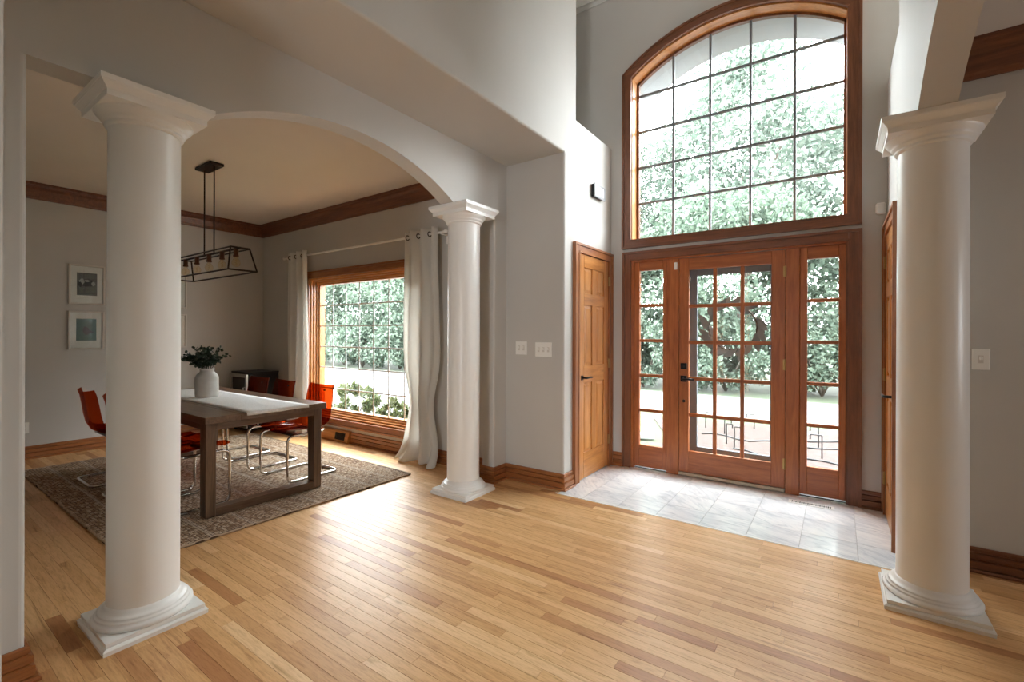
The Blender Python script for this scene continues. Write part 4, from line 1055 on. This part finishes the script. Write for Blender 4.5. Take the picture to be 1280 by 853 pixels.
picture('white framed pale print partly behind the column, hung in the lower row', 2.225, 2.545, *Z0, 'photo_light', [(0,0,.05,.06,'white_mat')])

# ------------------------------------------------------------------ drinks cooler
cl = thing('drinks_cooler', 'black drinks cooler with a steel-framed glass door in the dining corner', 'cooler', (-6.80, 3.27, 0))
def cb(x0, x1, y0, y1, z0, z1, nm, mt, par=cl, b=.005):
    m_ = MB(); m_.bbox(x0, x1, y0, y1, z0, z1, b); return m_.build(nm, mt, par)
cb(-.245, .245, -.17, .24, .03, .80, 'body', 'cooler_black'); cb(-.25, .25, -.18, .245, .80, .822, 'top', 'cooler_black')
d = cb(-.243, .243, -.180, -.172, .06, .795, 'door', 'cooler_glass', cl, .003)
for (x0, x1, z0, z1) in ((-.243, -.20, .06, .795), (.20, .243, .06, .795), (-.20, .20, .752, .795), (-.20, .20, .06, .105)): cb(x0, x1, -.205, -.180, z0, z1, 'door_frame', 'steel', d, .004)
m_ = MB(); m_.tube([(.222, -.205, .3), (.222, -.235, .3), (.222, -.235, .62), (.222, -.205, .62)], .007, 8); m_.build('handle', 'steel', d)
for sx in (-1, 1):
    for sy in (-1, 1): m_ = MB(); m_.lathe([(.02, 0), (.02, .032)], (sx*.2, .03+sy*.17, 0), 10); m_.build('foot', 'black_metal', cl)

# ------------------------------------------------------------------ outdoors
ZG = -.25
def slab(name, poly, mat, label, z=ZG, th=.1):
    m_ = MB(); m_.prism(poly, 'z', z-th, z); return struct(m_, name, mat, label, 'ground')
slab('ground_lawn', [(-60, YD+.3), (-3.45, YD+.3), (-3.45, YF+.25), (30, YF+.25), (30, 60), (-60, 60)], 'lawn', 'grass beyond the entry and the dining window', ZG-.02)
slab('ground_mulch', [(-2.3, YF+.3), (2.5, YF+.3), (2.5, 9.3), (-1.0, 9.3), (-2.9, 8.9), (-2.1, 7.2)], 'mulch', 'reddish mulch bed outside the front door', ZG, .05)
slab('ground_driveway', [(-40, 9.8), (-8, 9.8), (20, 9.8), (20, 13.2), (-8, 13.2), (-40, 13.4)], 'driveway', 'pale driveway crossing in front of the house', ZG, .04)
slab('ground_path', [(-14, 5.6), (-6.0, 5.6), (-5.2, 7.5), (-5.2, 9.8), (-14, 9.8)], 'driveway', 'pale paving outside the dining window', ZG, .04)
rt = random.Random(8)
def crown(n, rx, ry, rz, leafs, clumps=40, seed=1):
    r = random.Random(seed); m_ = MB(); C = []
    for _ in range(clumps):
        a = r.uniform(0, 2*PI); b = math.acos(r.uniform(-.75, 1)); k = r.uniform(.55, 1)
        C.append((Vector((rx*k*math.sin(b)*math.cos(a), ry*k*math.sin(b)*math.sin(a), rz*k*math.cos(b))), r.uniform(.22, .42)*min(rx, rz)))
    V = []; F = []
    for i in range(n):
        c, cr = C[i % clumps]; d = Vector((r.gauss(0,1), r.gauss(0,1), r.gauss(0,1))).normalized()*cr*r.uniform(.4, 1)
        p = c+d; u = Vector((r.uniform(-1,1), r.uniform(-1,1), r.uniform(-1,1))).normalized(); w_ = u.cross(Vector((r.uniform(-1,1), r.uniform(-1,1), r.uniform(-1,1)))).normalized(); s = leafs*r.uniform(.6, 1.3)
        b = len(V); V += [p-u*s, p+w_*s*.55, p+u*s, p-w_*s*.55]; F.append((b, b+1, b+2, b+3))
    m_.add(V, F); return m_
def tree_proto(nm, label, mat, rx, rz, h, seed, n, leafs, grp):
    t = thing(nm, label, 'tree', (0,0,ZG), 0, grp)
    c = crown(n, rx, rx, rz, leafs, 60, seed); c.v = [(a, b, q+h) for a, b, q in c.v]; o = c.build('crown', mat, t); o['kind'] = 'stuff'
    m_ = MB(); m_.tube([(0,0,0), (.05,.02,h*.4), (-.05,.05,h*.9)], [.16, .12, .06], 8)
    for k in range(4):
        a = k*1.6; m_.tube([(0,0,h*(.35+.1*k)), (.5*rx*math.cos(a), .5*rx*math.sin(a), h*(.6+.12*k))], [.06, .02], 6)
    m_.build('trunk', 'bark', t); return t
GT = 'trees along the far side of the driveway'
LT = 'broad green leafy tree beyond the driveway'
LP = 'pale feathery tree rising above the tree line'
ta = tree_proto('leafy_tree', LT, 'tree_leaf', 2.6, 2.9, 2.7, 5, 22000, .085, GT)
tp = tree_proto('feathery_tree', LP, 'tree_leaf_pale', 2.3, 3.2, 5.4, 9, 18000, .075, 'pale trees above the tree line')
spots_a = [(-31,16.2,1.1),(-26.2,15.6,1.05),(-21.4,16.4,1.15),(-16.6,15.8,1.08),(-11.9,16.2,1.1),(-7.2,15.8,1.05),(-2.5,16.2,1.1),(2.3,15.9,1.05),(7,16.4,1.1)]
for i, (x, y, s) in enumerate(spots_a):
    o = ta if i == 0 else copy_tree(ta)
    o['label'] = LT + (', seen through the dining window' if x < -10 else ', seen through the front door panes')
    o.location = (x, y, ZG); o.rotation_euler.z = rt.uniform(0, 6.28); o.scale = (s, s, s*rt.uniform(.9, 1.1))
for i, (x, y, s) in enumerate([(-26,23.5,1.4),(-17.5,24,1.4),(-9.5,22.5,1.5),(-3.2,22,1.75),(3.6,22.5,1.5),(11,24,1.4)]):
    o = tp if i == 0 else copy_tree(tp)
    o.location = (x, y, ZG); o.rotation_euler.z = rt.uniform(0, 6.28); o.scale = (s, s, s)
bu = thing('hedge_bush', 'rounded green bush at the foot of the tree line beyond the driveway', 'bush', (0,0,ZG), 0, 'bushes at the foot of the tree line')
c_ = crown(9000, 1.35, 1.2, 1.15, .07, 40, 31); c_.v = [(a, b, max(.02, q+.95)) for a, b, q in c_.v]; c_.build('foliage', 'tree_leaf', bu)['kind'] = 'stuff'
m_ = MB()
for k in range(5): m_.tube([(0,0,0), (.6*math.cos(k*1.3), .6*math.sin(k*1.3), 1.1)], [.04, .015], 5)
m_.build('stems', 'bark', bu)
for i in range(17):
    o = bu if i == 0 else copy_tree(bu)
    o['label'] = 'rounded green bush at the foot of the tree line, seen through the ' + ('dining window' if i < 9 else 'front door panes')
    o.location = (-30.5 + 2.32*i, 14.55 + .35*math.sin(i*2.1), ZG); o.rotation_euler.z = rt.uniform(0, 6.28); q = rt.uniform(.9, 1.12); o.scale = (q, q, q*rt.uniform(.9, 1.25))
def shrub(label, x, y, r, h, seed):
    t = thing('shrub', label, 'shrub', (x, y, ZG), 0, 'shrubs outside the dining window')
    c = crown(1500, r, r, h*.5, .045, 24, seed); c.v = [(a, b, max(.02, q+h*.5)) for a, b, q in c.v]; o = c.build('foliage', 'shrub_leaf', t); o['kind'] = 'stuff'
    m_ = MB()
    for k in range(5): m_.tube([(0,0,0), (r*.5*math.cos(k*1.3), r*.5*math.sin(k*1.3), h*.6)], [.012, .005], 5)
    m_.build('stems', 'bark', t)
shrub('yellow-green shrub outside the dining window beside the orange chair', -7.6, 5.6, .50, .62, 3)
shrub('yellow-green shrub outside the dining window beside the pooled curtain', -6.2, 5.3, .42, .50, 4)
# garden stakes and drip tubing
def stake(x, y, h, bar_, label):
    t = thing('garden_stake', label, 'garden stake', (x, y, ZG), 0, 'bent iron stakes in the mulch bed')
    m_ = MB(); m_.tube(fillet([(0,0,-.04), (0,0,h), (bar_,0,h), (bar_,0,h-.06)], .01, 3), .009, 6); m_.build('rod', 'hose_black', t)
LS = 'bent black iron stake in the mulch seen through the front door panes'
LS2 = 'bent black iron stake in the mulch seen through the hinge-side sidelight'
for (x, y, h, b, l) in ((-1.867,8.49,.27,.12,LS), (-1.50,8.15,.24,.10,LS), (-1.20,7.22,.30,.10,LS), (-1.34,7.42,.30,.08,LS), (-1.17,8.91,.24,-.12,LS), (-.164,7.26,.30,-.13,LS2), (-.22,7.88,.30,-.10,LS2)): stake(x, y, h, b, l)
rh = random.Random(6)
for k, (x, y, l) in enumerate(((-.9, 7.9, 'black drip tubing lying on the mulch near the driveway'), (-.3, 7.0, 'black drip tubing lying on the mulch near the porch'), (.2, 8.4, 'black drip tubing looped on the mulch by the lawn'))):
    P = [(-.9 + .18*i, .12*math.sin(i*1.3+k) + rh.uniform(-.04, .04), .012) for i in range(11)]
    m_ = MB(); m_.tube(P, .012, 6); o = m_.build('drip_tubing', 'hose_black', loc=(x, y, ZG)); tag(o, l, 'tubing')
ds = thing('downspout', 'grey downspout extension lying on the grass outside the sidelight', 'downspout', (-2.45, 7.05, ZG))
m_ = MB(); m_.bbox(-.25, .15, -.05, .05, .0, .09, .01); m_.build('spout', 'spout_grey', ds, rz=.5)
m_ = MB(); m_.bbox(-.25, -.16, -.045, .045, .09, .30, .01); m_.build('elbow', 'cooler_black', ds, rz=.5)
